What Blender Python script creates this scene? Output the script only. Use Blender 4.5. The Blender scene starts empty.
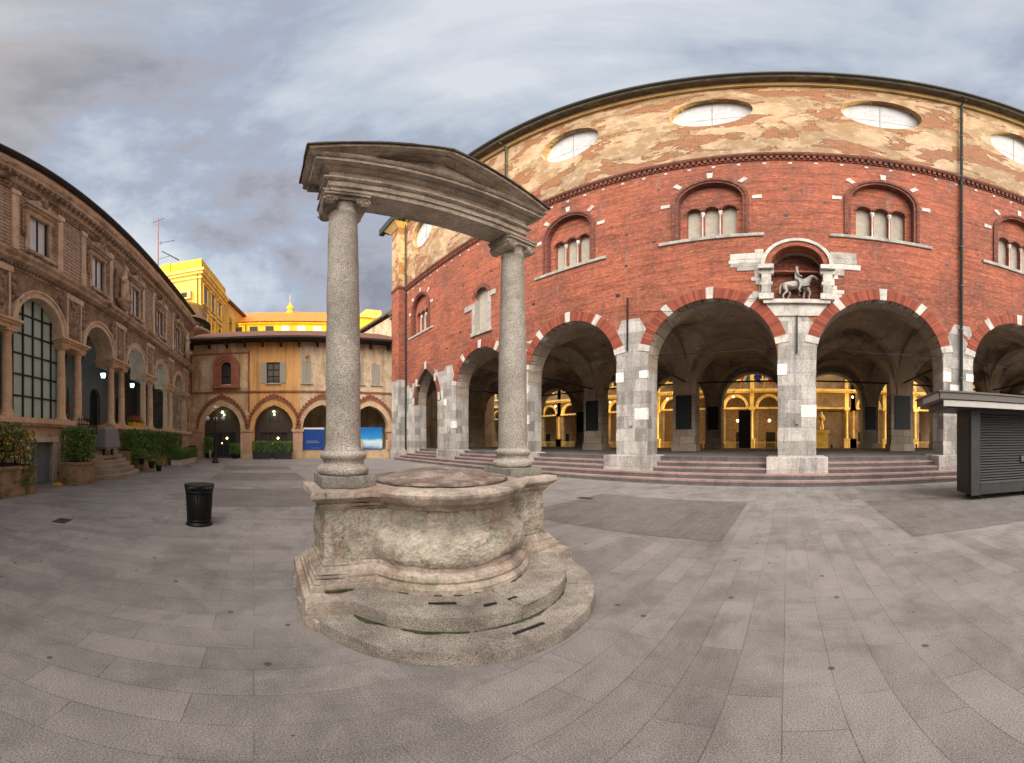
import bpy, bmesh, math, random
from mathutils import Vector, Matrix, noise
from mathutils.geometry import delaunay_2d_cdt
R = random.Random(7)
PI = math.pi
SC = bpy.context.scene
COL = SC.collection

# ------------------------------------------------------------------ materials
class Mat:
    def __init__(s, name, rough=0.85, metallic=0.0, spec=0.3):
        s.m = bpy.data.materials.new(name); s.m.use_nodes = True
        s.t = s.m.node_tree; s.b = s.t.nodes['Principled BSDF']
        s.b.inputs['Roughness'].default_value = rough
        s.b.inputs['Metallic'].default_value = metallic
        s.b.inputs['Specular IOR Level'].default_value = spec
    def n(s, typ, props=None, **ins):
        nd = s.t.nodes.new(typ)
        for k, v in (props or {}).items(): setattr(nd, k, v)
        for k, v in ins.items():
            key = k.replace('_', ' ')
            inp = nd.inputs[int(k[1:])] if k[0] == 'i' and k[1:].isdigit() else nd.inputs[key]
            s.set(inp, v)
        return nd
    def set(s, inp, v):
        if isinstance(v, bpy.types.NodeSocket): s.t.links.new(v, inp)
        elif isinstance(v, (tuple, list)) and len(v) == 3 and inp.type == 'RGBA': inp.default_value = (*v, 1)
        else: inp.default_value = v
    def obj(s): return s.n('ShaderNodeTexCoord').outputs['Object']
    def scaled(s, vec, sc):
        return s.n('ShaderNodeVectorMath', {'operation': 'MULTIPLY'}, i0=vec, i1=sc).outputs[0]
    def box(s):
        """object coordinates laid flat on whichever face they fall (u, z)"""
        tc = s.n('ShaderNodeTexCoord')
        sx = s.n('ShaderNodeSeparateXYZ', i0=tc.outputs['Object']); sn = s.n('ShaderNodeSeparateXYZ', i0=tc.outputs['Normal'])
        ax = s.math('GREATER_THAN', s.math('ABSOLUTE', sn.outputs[0]), .71)
        az = s.math('GREATER_THAN', s.math('ABSOLUTE', sn.outputs[2]), .71)
        a = s.n('ShaderNodeCombineXYZ', X=sx.outputs[0], Y=sx.outputs[2]).outputs[0]
        b = s.n('ShaderNodeCombineXYZ', X=sx.outputs[1], Y=sx.outputs[2]).outputs[0]
        c = s.n('ShaderNodeCombineXYZ', X=sx.outputs[0], Y=sx.outputs[1]).outputs[0]
        m1 = s.vmix(ax, a, b); return s.vmix(az, m1, c)
    def vmix(s, f, a, b):
        nd = s.n('ShaderNodeMix', {'data_type': 'VECTOR'}); s.set(nd.inputs[0], f); s.set(nd.inputs[4], a); s.set(nd.inputs[5], b); return nd.outputs[1]
    def math(s, op, a, b=0.0, clamp=False):
        nd = s.n('ShaderNodeMath', {'operation': op, 'use_clamp': clamp}); s.set(nd.inputs[0], a); s.set(nd.inputs[1], b); return nd.outputs[0]
    def noise(s, scale, detail=4, rough=.6, vec=None, dist=0.0):
        return s.n('ShaderNodeTexNoise', Vector=vec or s.obj(), Scale=scale, Detail=detail, Roughness=rough, Distortion=dist).outputs['Fac']
    def step(s, x, lo, hi):
        return s.n('ShaderNodeMapRange', Value=x, From_Min=lo, From_Max=hi, To_Min=0.0, To_Max=1.0).outputs[0]
    def mix(s, f, a, b, mode='MIX'):
        nd = s.n('ShaderNodeMix', {'data_type': 'RGBA', 'blend_type': mode}); s.set(nd.inputs[0], f)
        s.set(nd.inputs[6], (*a, 1) if isinstance(a, tuple) else a); s.set(nd.inputs[7], (*b, 1) if isinstance(b, tuple) else b); return nd.outputs[2]
    def ramp(s, x, stops):
        nd = s.n('ShaderNodeValToRGB', Fac=x); e = nd.color_ramp.elements
        while len(e) < len(stops): e.new(.5)
        for i, (p, c) in enumerate(stops): e[i].position = p; e[i].color = (*c, 1)
        return nd.outputs[0]
    def brick(s, vec, c1, c2, mortar, w, h, msize=.01, bias=0.0, offset=.5, smooth=.1):
        nd = s.n('ShaderNodeTexBrick', {'offset': offset}, Vector=vec, Color1=c1, Color2=c2, Mortar=mortar, Scale=1.0, Mortar_Size=msize, Mortar_Smooth=smooth, Bias=bias, Brick_Width=w, Row_Height=h)
        return nd.outputs['Color'], nd.outputs['Fac']
    def bump(s, h, strength=.3, dist=.02, prev=None):
        nd = s.n('ShaderNodeBump', Strength=strength, Distance=dist, Height=h)
        if prev: s.set(nd.inputs['Normal'], prev)
        return nd.outputs[0]
    def out(s, col, normal=None, rough=None):
        s.set(s.b.inputs['Base Color'], (*col, 1) if isinstance(col, tuple) else col)
        if normal: s.set(s.b.inputs['Normal'], normal)
        if rough is not None: s.set(s.b.inputs['Roughness'], rough)
        return s.m

def mul(c, k): return tuple(min(1, x * k) for x in c)

def stone(name, c, var=.35, scale=1.2, rough=.85, bumpy=.35, bd=.015, stain=None, fine=40, moss=0.0, pits=0.0, streak=0.0):
    M = Mat(name, rough)
    a = M.noise(scale, 6, .65); b = M.noise(fine, 3, .6); d = M.noise(scale * 5, 5, .7)
    col = M.ramp(a, [(.3, mul(c, 1 - var)), (.5, c), (.72, mul(c, 1 + var * .7))])
    col = M.mix(M.step(d, .52, .75), col, mul(c, .55))
    if stain: col = M.mix(M.step(M.noise(scale * .7, 5, .7, dist=.5), .52, .66), col, stain)
    col = M.mix(.35, col, M.ramp(b, [(.3, (.25, .25, .25)), (.7, (.95, .95, .95))]), 'OVERLAY')
    if moss:
        f = M.math('MULTIPLY', M.step(M.noise(2.2, 6, .75), .55, .66), moss)
        col = M.mix(f, col, (.10, .12, .035))
    h = M.math('ADD', M.math('MULTIPLY', b, .35), d)
    if streak:
        sv = M.n('ShaderNodeTexNoise', Vector=M.scaled(M.obj(), (3.2, 3.2, .35)), Scale=1.0, Detail=6.0, Roughness=.7).outputs['Fac']
        col = M.mix(M.math('MULTIPLY', M.step(sv, .5, .72), streak), col, mul(c, .3))
    if pits:
        pn = M.step(M.noise(scale * 7, 6, .75, dist=.3), .62, .68); msk = M.step(M.noise(scale * 1.1, 4, .6), .46, .56)
        pf = M.math('MULTIPLY', M.math('MULTIPLY', pn, msk), pits)
        col = M.mix(pf, col, mul(c, .22)); h = M.math('SUBTRACT', h, M.math('MULTIPLY', pf, 1.2))
    return M.out(col, M.bump(h, bumpy, bd))

def plain(name, c, rough=.6, metallic=0, var=.15, bumpy=0):
    M = Mat(name, rough, metallic)
    col = M.mix(M.noise(6, 5, .7), mul(c, 1 - var), mul(c, 1 + var))
    return M.out(col, M.bump(M.noise(30, 3), bumpy, .01) if bumpy else None)

def ashlar(name, c1, c2, w, h, m=(.12, .11, .10), ms=.012, var=.25, bias=0.0, dirt=.35, bd=.015):
    M = Mat(name, .85)
    v = M.box()
    wob = M.n('ShaderNodeVectorMath', {'operation': 'ADD'}, i0=v, i1=M.scaled(M.n('ShaderNodeTexNoise', Scale=2.0, Vector=v).outputs['Color'], (.02, .02, 0))).outputs[0]
    col, f = M.brick(wob, c1, c2, m, w, h, ms, bias)
    a = M.noise(.5, 6, .7); b = M.noise(14, 5, .7)
    col = M.mix(M.math('MULTIPLY', M.step(a, .45, .7), dirt), col, mul(c1, .4))
    sv = M.n('ShaderNodeTexNoise', Vector=M.scaled(M.obj(), (2.6, 2.6, .5)), Scale=1.0, Detail=7.0, Roughness=.75).outputs['Fac']
    col = M.mix(M.math('MULTIPLY', M.step(sv, .5, .66), dirt), col, mul(c2, .55)); col = M.mix(M.math('MULTIPLY', M.step(sv, .47, .36), dirt * .6), col, mul(c1, 1.25))
    col = M.mix(.55, col, M.ramp(b, [(.25, (.2, .2, .2)), (.75, (.9, .9, .9))]), 'OVERLAY')
    hgt = M.math('SUBTRACT', M.math('MULTIPLY', b, .4), f)
    return M.out(col, M.bump(hgt, .5, bd))

def brickwork(name, c1, c2, mortar, w=.27, h=.075, dirt=(.10, .05, .04)):
    M = Mat(name, .9)
    v = M.box()
    col, f = M.brick(v, c1, c2, mortar, w, h, .011, 0.0)
    big = M.noise(.35, 6, .7); mid = M.noise(2.3, 6, .75); row = M.n('ShaderNodeTexNoise', Vector=M.scaled(v, (.5, 6, 1)), Scale=1.0, Detail=5.0).outputs['Fac']
    col = M.mix(M.math('MULTIPLY', M.step(big, .44, .60), .6), col, dirt)
    col = M.mix(M.math('MULTIPLY', M.step(mid, .5, .7), .45), col, mul(c1, 1.45))
    col = M.mix(M.math('MULTIPLY', M.step(row, .48, .66), .6), col, mul(c2, .5))
    sm = M.n('ShaderNodeTexNoise', Vector=M.scaled(v, (5.5, 11, 1)), Scale=1.0, Detail=4.0, Roughness=.8).outputs['Fac']
    col = M.mix(M.math('MULTIPLY', M.step(sm, .53, .66), .7), col, mul(c2, .4)); col = M.mix(M.math('MULTIPLY', M.step(sm, .46, .34), .6), col, (.50, .20, .12))
    st = M.n('ShaderNodeTexNoise', Vector=M.scaled(v, (2.2, .25, 1)), Scale=1.0, Detail=6.0, Roughness=.7).outputs['Fac']
    col = M.mix(M.math('MULTIPLY', M.step(st, .58, .74), .3), col, (.44, .32, .26))
    dk = M.n('ShaderNodeTexNoise', Vector=M.scaled(v, (1.1, .12, 1)), Scale=1.0, Detail=7.0, Roughness=.75).outputs['Fac']
    col = M.mix(M.math('MULTIPLY', M.step(dk, .54, .7), .45), col, (.07, .035, .03))
    return M.out(col, M.bump(M.math('SUBTRACT', M.math('MULTIPLY', mid, .6), f), .5, .015))

MT = {}
SPLIT = set('wall_socket pale_block ring_block anchor_plate window inner_door colonnette niche_column eave_bracket modillion inner_lamp window_hood foot side_carving notice_board glazed_panel parapet window_frame pilaster railing shutter step_slot aerial hoops modillion modillions stair_cheek fruit petals pedestal arch_ring pane end_block'.split())
def make_materials():
    g = MT
    g['brick'] = brickwork('red_brick', (.44, .115, .055), (.24, .06, .034), (.27, .13, .09))
    g['brick_dark'] = brickwork('dark_brick', (.20, .055, .032), (.13, .035, .024), (.14, .08, .06))
    g['voussoir'] = (lambda M: M.out(M.mix(M.math('MULTIPLY', M.step(M.noise(3, 6, .7), .5, .7), .4), M.brick(M.n('ShaderNodeTexCoord').outputs['UV'], (.32, .078, .042), (.16, .038, .024), (.16, .06, .04), .09, .6, .008)[0], (.14, .04, .03)), M.bump(M.noise(20, 4), .4, .01)))(Mat('voussoir_brick', .9))
    # render coat fallen away from brick
    M = Mat('peeling_plaster', .9); v = M.box()
    bc, bf = M.brick(v, (.31, .125, .055), (.17, .065, .032), (.28, .17, .10), .27, .075, .011)
    pn = M.n('ShaderNodeTexNoise', Vector=M.scaled(v, (.5, .85, 1)), Scale=.85, Detail=12.0, Roughness=.66, Distortion=.4).outputs['Fac']
    p2 = M.n('ShaderNodeTexNoise', Vector=M.scaled(v, (.3, .45, 1)), Scale=1.0, Detail=7.0, Roughness=.6).outputs['Fac']
    plast = M.mix(M.step(p2, .47, .50), (.44, .31, .20), (.27, .19, .11))
    plast = M.mix(M.math('MULTIPLY', M.step(M.noise(2.2, 9, .7), .48, .62), .6), plast, (.56, .43, .31))
    plast = M.mix(M.math('MULTIPLY', M.step(M.noise(.6, 7, .7, dist=.6), .5, .62), .5), plast, (.27, .18, .10))
    vs = M.n('ShaderNodeTexNoise', Vector=M.scaled(v, (2.4, .3, 1)), Scale=1.0, Detail=6.0, Roughness=.7).outputs['Fac']
    plast = M.mix(M.math('MULTIPLY', M.step(vs, .55, .7), .4), plast, (.20, .12, .07))
    plast = M.mix(M.math('MULTIPLY', M.step(M.noise(9, 6, .8), .55, .7), .5), plast, (.27, .17, .10))
    plast = M.mix(M.math('MULTIPLY', M.step(M.noise(.7, 7, .75), .47, .62), .6), plast, (.30, .175, .085))
    f = M.step(pn, .53, .54)
    g['plaster'] = M.out(M.mix(f, plast, bc), M.bump(M.math('SUBTRACT', M.math('MULTIPLY', M.noise(12, 5), .3), f), .9, .05))
    g['ashlar_pier'] = ashlar('grey_ashlar', (.47, .44, .41), (.20, .185, .17), .98, .50, m=(.20, .18, .16), ms=.006, dirt=.65)
    g['ashlar_white'] = stone('white_marble_block', (.68, .65, .61), .25)
    g['step_dark'] = stone('grey_step_stone', (.10, .092, .09), .4)
    g['step_pink'] = stone('pink_step_stone', (.27, .18, .165), .4)
    g['step_warm'] = stone('worn_entrance_step', (.30, .25, .20), .3)
    g['vault'] = stone('vault_plaster', (.40, .30, .21), .4, .6, stain=(.13, .09, .065))
    g['rib'] = stone('vault_rib', (.34, .25, .17), .3)
    g['inner'] = ashlar('inner_ashlar', (.40, .33, .26), (.26, .21, .165), .9, .45)
    g['black'] = plain('black_iron', (.018, .018, .018), .5, 0)
    g['dkgreen'] = plain('dark_board', (.012, .016, .015), .5)
    g['panel'] = stone('grey_blank_panel', (.33, .30, .25), .2, 4)
    g['oculus'] = stone('white_board', (.47, .47, .475), .15, 1.0, bumpy=.1, streak=.25)
    g['trim'] = stone('white_stone_trim', (.47, .44, .40), .35, 2.2, streak=.5)
    g['marble'] = stone('aged_marble', (.32, .30, .27), .4, 2.5, streak=.5)
    g['eave'] = stone('cream_eaves', (.40, .27, .12), .3)
    g['gutter'] = plain('lead_gutter', (.028, .030, .032), .5)
    g['pipe'] = plain('green_grey_pipe', (.07, .095, .09), .5)
    g['tile_dark'] = (lambda M: M.out(M.mix(M.noise(3, 5, .7), (.10, .045, .032), (.19, .09, .065)), M.bump(M.n('ShaderNodeTexWave', Vector=M.obj(), Scale=2.2, Distortion=1.5).outputs['Fac'], .7, .06)))(Mat('old_roof_tile', .9))
    g['tile_orange'] = (lambda M: M.out(M.mix(M.noise(2, 6, .75), (.40, .11, .03), (.58, .22, .06)), M.bump(M.n('ShaderNodeTexWave', Vector=M.obj(), Scale=1.1, Distortion=1.5).outputs['Fac'], .7, .08)))(Mat('orange_roof_tile', .9))
    # palace
    g['pal_wall'] = ashlar('palace_ashlar', (.50, .40, .30), (.34, .27, .20), .62, .17, m=(.09, .06, .04), ms=.018, dirt=.3)
    g['pal_stone'] = stone('palace_stone', (.50, .395, .295), .4, 1.5, stain=(.17, .125, .09), streak=.6)
    g['pal_dark'] = stone('palace_weathered_stone', (.33, .25, .18), .5, 3, bumpy=.8, bd=.05)
    g['relief'] = stone('carved_relief_stone', (.46, .345, .25), .6, 5, bumpy=1.0, bd=.10, fine=12)
    g['pal_col'] = stone('tan_granite', (.64, .46, .31), .25, 1.5, fine=60, streak=.35)
    g['pal_light'] = stone('light_attic_stone', (.64, .51, .38), .3, streak=.5)
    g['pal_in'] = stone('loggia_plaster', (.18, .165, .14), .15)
    g['door_grey'] = plain('grey_green_paint', (.22, .27, .28), .5)
    M = Mat('frosted_window', .22, spec=.6); vv = M.obj()
    g['glass_frost'] = M.out(M.mix(M.noise(.8, 4, .6), (.26, .42, .39), (.50, .68, .62)))
    M = Mat('dark_window_glass', .08, spec=.8); g['glass_dark'] = M.out((.03, .035, .04))
    M = Mat('pale_reflection_glass', .12, spec=.7); g['glass_pale'] = M.out(M.mix(M.noise(1.5, 3), (.42, .48, .52), (.75, .8, .84)))  # bright reflections are put into the pane colour as pale blotches
    # gothic house
    def pl(name, a, b, c, t0=.5):
        M = Mat(name, .9)
        n1 = M.noise(.6, 8, .72, dist=.3); n2 = M.noise(3, 6, .75)
        col = M.mix(M.step(n1, t0, t0 + .04), a, b); col = M.mix(M.step(n2, .56, .66), col, c)
        st = M.n('ShaderNodeTexNoise', Vector=M.scaled(M.obj(), (2.0, 2.0, .22)), Scale=1.0, Detail=6.0, Roughness=.7).outputs['Fac']
        col = M.mix(M.math('MULTIPLY', M.step(st, .46, .68), .75), col, mul(a, .38))
        return M.out(col, M.bump(n2, .4, .02))
    g['goth_cream'] = pl('peeling_cream_render', (.52, .36, .19), (.62, .50, .36), (.46, .27, .16))
    g['goth_orange'] = pl('ochre_render', (.62, .34, .13), (.60, .32, .115), (.56, .32, .14))
    g['goth_pale'] = pl('stained_pale_render', (.46, .34, .21), (.58, .45, .31), (.36, .17, .11), .46)
    g['terracotta'] = stone('terracotta_moulding', (.27, .10, .06), .4, 4, bumpy=.8, bd=.03)
    g['goth_arch'] = stone('arch_stone', (.50, .35, .21), .25)
    g['goth_pink'] = stone('pink_granite_pier', (.50, .30, .21), .2)
    g['shut'] = plain('grey_shutter', (.34, .31, .26), .7, var=.1)
    g['wood'] = plain('dark_timber', (.035, .022, .015), .8)
    g['brownframe'] = plain('brown_shopfront', (.055, .04, .034), .5)
    g['blue'] = plain('blue_banner', (.010, .055, .27), .6, var=.1)
    g['white'] = plain('white_paint', (.7, .7, .7), .6, var=.05)
    M = Mat('seascape_banner', .6)
    sp = M.n('ShaderNodeSeparateXYZ', i0=M.n('ShaderNodeTexCoord').outputs['Generated'])
    hn = M.math('ADD', sp.outputs[2], M.math('MULTIPLY', M.noise(1.2, 5), .25))
    g['sea'] = M.out(M.ramp(hn, [(.15, (.02, .12, .30)), (.32, (.45, .62, .72)), (.50, (.62, .75, .82)), (.62, (.03, .28, .60)), (1, (.01, .14, .45))]))
    # background
    g['yellow'] = stone('yellow_render', (.66, .43, .05), .3, .4, streak=.3)
    g['yellow2'] = stone('pale_yellow_render', (.58, .38, .12), .25, .6, streak=.3)
    g['gold_stone'] = stone('gold_lit_stone', (.82, .56, .20), .4)  # golden light on the far palace is put into this stone colour
    g['gold_wall'] = stone('warm_palace_wall', (.26, .185, .115), .5, .8)
    g['purple'] = stone('mauve_render', (.30, .25, .27), .1)
    # near things
    g['well'] = stone('well_limestone', (.50, .45, .375), .6, 2.6, bumpy=1.0, bd=.05, stain=(.36, .25, .19), moss=.75, pits=1.0, streak=.65)
    g['well_smooth'] = stone('well_moulding_stone', (.41, .345, .29), .6, 3, bumpy=.8, bd=.02, stain=(.30, .20, .16), moss=.5, pits=.9, streak=.6)
    g['well_step'] = (lambda M: M.out(M.mix(M.math('MULTIPLY', M.step(M.noise(1.8, 6, .75), .54, .64), .5), M.mix(.6, M.ramp(M.noise(1.7, 6, .7), [(.32, (.14, .12, .105)), (.5, (.27, .24, .21)), (.68, (.43, .39, .345))]), M.ramp(M.noise(150, 3, .65), [(.4, (.0, .0, .0)), (.6, (1, 1, 1))]), 'OVERLAY'), (.13, .12, .06)), M.bump(M.math('ADD', M.noise(45, 3), M.noise(5, 6, .7)), .55, .015)))(Mat('granite_step', .85))
    g['granite'] = (lambda M: M.out(M.mix(.75, M.ramp(M.noise(2.2, 7, .75), [(.3, (.24, .215, .185)), (.5, (.37, .335, .295)), (.7, (.50, .46, .40))]), M.ramp(M.noise(170, 3, .6), [(.38, (.0, .0, .0)), (.6, (1, 1, 1))]), 'OVERLAY'), M.bump(M.noise(90, 4), .5, .01)))(Mat('speckled_granite', .8))
    g['ent'] = stone('weathered_entablature', (.42, .35, .285), .5, 2.2, bumpy=.8, bd=.02, stain=(.14, .11, .085), pits=.5, streak=.5)
    g['lower_stone'] = stone('column_plinth_stone', (.24, .225, .20), .35, 3, bumpy=.8, bd=.02, pits=.7)
    g['moss'] = stone('green_moss', (.055, .065, .022), .6, 8, bumpy=1.0, bd=.02)
    g['ent_dark'] = stone('blackened_stone', (.085, .07, .055), .5, 3, stain=(.16, .14, .06))
    M = Mat('patinated_lid', .55, .25)
    g['lid'] = M.out(M.mix(M.step(M.noise(9, 7, .78), .42, .6), M.ramp(M.noise(3.2, 7, .75, dist=1.6), [(.36, (.15, .095, .07)), (.48, (.31, .22, .17)), (.56, (.47, .43, .39))]), (.20, .16, .135)), M.bump(M.noise(9, 7, .75), .9, .03))
    g['bin'] = plain('dark_green_metal', (.014, .017, .017), .45, .3)
    g['kiosk'] = plain('kiosk_metal', (.04, .04, .04), .5, .2, var=.5)
    g['kiosk_light'] = plain('kiosk_fascia', (.42, .40, .37), .5)
    g['kiosk_roof'] = plain('kiosk_roof_edge', (.12, .105, .095), .5)
    M = Mat('shutter_slats', .45, .3)
    w = M.n('ShaderNodeTexWave', {'bands_direction': 'Z'}, Vector=M.obj(), Scale=4.6).outputs['Fac']
    g['slats'] = M.out(M.mix(w, (.018, .018, .018), (.05, .05, .05)), M.bump(w, 1.0, .03))
    g['leaf'] = (lambda M: M.out(M.mix(M.noise(5, 5, .7), (.04, .10, .02), (.17, .30, .055))))(Mat('hedge_leaf', .6))
    g['leaf2'] = (lambda M: M.out(M.mix(M.noise(9, 4, .7), (.06, .11, .03), (.25, .28, .08))))(Mat('variegated_leaf', .6))
    g['twig'] = plain('twig', (.06, .04, .025), .9)
    g['flower'] = plain('red_petal', (.55, .03, .03), .6)
    g['pinkfl'] = plain('pink_petal', (.55, .2, .18), .6)
    g['lemon'] = plain('yellow_fruit', (.65, .38, .02), .5)
    g['mossy'] = stone('mossy_planter_stone', (.30, .215, .125), .4, 2, stain=(.07, .085, .03), bumpy=.8)
    g['pot_white'] = stone('white_concrete', (.55, .52, .48), .15)
    g['greycloth'] = plain('grey_cover', (.19, .20, .22), .7, var=.1)
    g['flag_red'] = plain('red_cloth', (.55, .03, .03), .7); g['flag_green'] = plain('green_cloth', (.02, .22, .07), .7)
    g['flag_blue'] = plain('blue_cloth', (.02, .04, .22), .7); g['flag_white'] = plain('white_cloth', (.7, .7, .7), .7)
    for nm, c, st in (('lamp_cool', (.62, .9, 1.0), 6), ('lamp_warm', (1.0, .62, .2), 8), ('lamp_green', (.75, 1.0, .45), 6), ('lit_window', (1.0, .5, .06), 1.6)):
        M = Mat(nm); M.out((.8, .8, .8)); M.b.inputs['Emission Color'].default_value = (*c, 1); M.b.inputs['Emission Strength'].default_value = st; g[nm] = M.m
    M = Mat('milky_globe', .3); g['globe'] = M.out((.6, .6, .58))

# ------------------------------------------------------------------ mesh building
class B:
    def __init__(s): s.v = []; s.f = []; s.mi = []; s.sm = []; s.uv = {}
    def add(s, vs, fs, mi=0, sm=False, uvs=None):
        o = len(s.v); s.v += [tuple(p) for p in vs]
        for k, f in enumerate(fs):
            if uvs: s.uv[len(s.f)] = uvs[k]
            s.f.append(tuple(o + i for i in f)); s.mi.append(mi); s.sm.append(sm)
        return s
    def box(s, x0, x1, y0, y1, z0, z1, mi=0):
        v = [(x0, y0, z0), (x1, y0, z0), (x1, y1, z0), (x0, y1, z0), (x0, y0, z1), (x1, y0, z1), (x1, y1, z1), (x0, y1, z1)]
        return s.add(v, [(0, 3, 2, 1), (4, 5, 6, 7), (0, 1, 5, 4), (1, 2, 6, 5), (2, 3, 7, 6), (3, 0, 4, 7)], mi)
    def frustum(s, a, z0, b, z1, mi=0):
        """a, b = (x0,x1,y0,y1) of the bottom and top rectangles"""
        v = [(a[0], a[2], z0), (a[1], a[2], z0), (a[1], a[3], z0), (a[0], a[3], z0), (b[0], b[2], z1), (b[1], b[2], z1), (b[1], b[3], z1), (b[0], b[3], z1)]
        return s.add(v, [(0, 3, 2, 1), (4, 5, 6, 7), (0, 1, 5, 4), (1, 2, 6, 5), (2, 3, 7, 6), (3, 0, 4, 7)], mi)
    def lathe(s, prof, c=(0, 0, 0), n=24, mi=0, sm=True, a0=0, a1=2 * PI, wob=0):
        full = abs(a1 - a0 - 2 * PI) < 1e-6; m = n if full else n + 1; vs = []
        for (r, z) in prof:
            for i in range(m):
                a = a0 + (a1 - a0) * i / n
                vs.append((c[0] + r * math.cos(a), c[1] + r * math.sin(a), c[2] + z))
        fs = []
        for j in range(len(prof) - 1):
            for i in range(n):
                k = (i + 1) % m
                fs.append((j * m + i, j * m + k, (j + 1) * m + k, (j + 1) * m + i))
        if full:
            fs.append(tuple(range(m - 1, -1, -1))); fs.append(tuple((len(prof) - 1) * m + i for i in range(m)))
        return s.add(vs, fs, mi, sm)
    def tube(s, pts, r, n=8, mi=0, sm=True):
        pts = [Vector(p) for p in pts]; vs = []; rs = r if isinstance(r, (list, tuple)) else [r] * len(pts)
        for i, p in enumerate(pts):
            d = (pts[min(i + 1, len(pts) - 1)] - pts[max(i - 1, 0)]).normalized()
            u = d.orthogonal().normalized() if abs(d.z) < .9 else Vector((1, 0, 0)); u = (u - d * u.dot(d)).normalized(); w = d.cross(u)
            for k in range(n): vs.append(p + (u * math.cos(2 * PI * k / n) + w * math.sin(2 * PI * k / n)) * rs[i])
        fs = [(i * n + k, i * n + (k + 1) % n, (i + 1) * n + (k + 1) % n, (i + 1) * n + k) for i in range(len(pts) - 1) for k in range(n)]
        fs += [tuple(range(n - 1, -1, -1)), tuple((len(pts) - 1) * n + k for k in range(n))]
        return s.add(vs, fs, mi, sm)
    def ball(s, c, r, n=10, mi=0, sq=1.0):
        prof = [(r * math.sin(PI * k / n) + 1e-4, -r * sq * math.cos(PI * k / n)) for k in range(n + 1)]
        return s.lathe(prof, c, n * 2, mi)
    def prism(s, poly, y0, y1, mi=0, axis='y'):
        """2-D polygon (a, z) pushed from y0 to y1 along an axis"""
        n = len(poly); f = (lambda a, z, y: (a, y, z)) if axis == 'y' else ((lambda a, z, y: (y, a, z)) if axis == 'x' else (lambda a, b, y: (a, b, y)))
        vs = [f(a, z, y0) for a, z in poly] + [f(a, z, y1) for a, z in poly]
        fs = [tuple(range(n)), tuple(range(2 * n - 1, n - 1, -1))] + [(i, n + i, n + (i + 1) % n, (i + 1) % n) for i in range(n)]
        return s.add(vs, fs, mi)
    def sweep(s, prof, x0, x1, mi=0):
        """moulding profile [(y, z)...] (closed) pushed along x"""
        return s.prism(prof, x0, x1, mi, 'x')
    def slab(s, outer, holes, y0, y1, matfn=None, extra=(), side_mi=0, axis='y', both=True):
        """wall sheet with openings: front at y0, back at y1; matfn(cx, cz) -> material index"""
        loops = [outer] + list(holes); pv = []; pe = []
        for lp in loops:
            o = len(pv); pv += [Vector(p) for p in lp]; pe += [(o + i, o + (i + 1) % len(lp)) for i in range(len(lp))]
        for (p, q) in extra: o = len(pv); pv += [Vector(p), Vector(q)]; pe.append((o, o + 1))
        V2, _, F, *_ = delaunay_2d_cdt(pv, pe, [], 0, 1e-5)
        def inside(p, lp):
            c = False; x, y = p; j = len(lp) - 1
            for i in range(len(lp)):
                xi, yi = lp[i]; xj, yj = lp[j]
                if (yi > y) != (yj > y) and x < (xj - xi) * (y - yi) / (yj - yi) + xi: c = not c
                j = i
            return c
        keep = []
        for f in F:
            cx = sum(V2[i][0] for i in f) / len(f); cz = sum(V2[i][1] for i in f) / len(f)
            if inside((cx, cz), outer) and not any(inside((cx, cz), h) for h in holes):
                a = sum(V2[f[i]][0] * V2[f[(i + 1) % len(f)]][1] - V2[f[(i + 1) % len(f)]][0] * V2[f[i]][1] for i in range(len(f)))
                keep.append((tuple(f) if a > 0 else tuple(reversed(f)), matfn(cx, cz) if matfn else 0))
        P = (lambda a, z, y: (a, y, z)) if axis == 'y' else (lambda a, z, y: (y, a, z))
        n = len(V2); o = len(s.v); s.v += [P(p[0], p[1], y0) for p in V2] + [P(p[0], p[1], y1) for p in V2]
        cnt = {}
        for f, m in keep:
            for i in range(len(f)): cnt[(f[i], f[(i + 1) % len(f)])] = m
            s.f.append(tuple(o + i for i in f)); s.mi.append(m); s.sm.append(False)
            if both: s.f.append(tuple(o + n + i for i in reversed(f))); s.mi.append(m); s.sm.append(False)
        for (a, b), m in cnt.items():
            if (b, a) not in cnt:
                s.f.append((o + b, o + a, o + n + a, o + n + b)); s.mi.append(m if side_mi is None else side_mi); s.sm.append(False)
        return s
    def ring(s, cx, cz, r0, r1, a0, a1, y0, y1, n=24, mi=0, ex=1.0):
        """arch band; angles in degrees, UV runs along the arc"""
        vs = []; fs = []; uv = []
        for i in range(n + 1):
            a = math.radians(a0 + (a1 - a0) * i / n); c, t = math.cos(a), math.sin(a)
            for (r, y) in ((r0, y0), (r1, y0), (r1, y1), (r0, y1)): vs.append((cx + r * c * ex, y, cz + r * t))
        for i in range(n):
            u0 = math.radians(a0 + (a1 - a0) * i / n) * r1; u1 = math.radians(a0 + (a1 - a0) * (i + 1) / n) * r1
            for k in range(4):
                fs.append((i * 4 + k, i * 4 + (k + 1) % 4, (i + 1) * 4 + (k + 1) % 4, (i + 1) * 4 + k))
                uv.append(((u0, .05), (u0, .45), (u1, .45), (u1, .05)))
        fs += [(3, 2, 1, 0), (n * 4, n * 4 + 1, n * 4 + 2, n * 4 + 3)]; uv += [((0, 0),) * 4] * 2
        return s.add(vs, fs, mi, False, uv)
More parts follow.
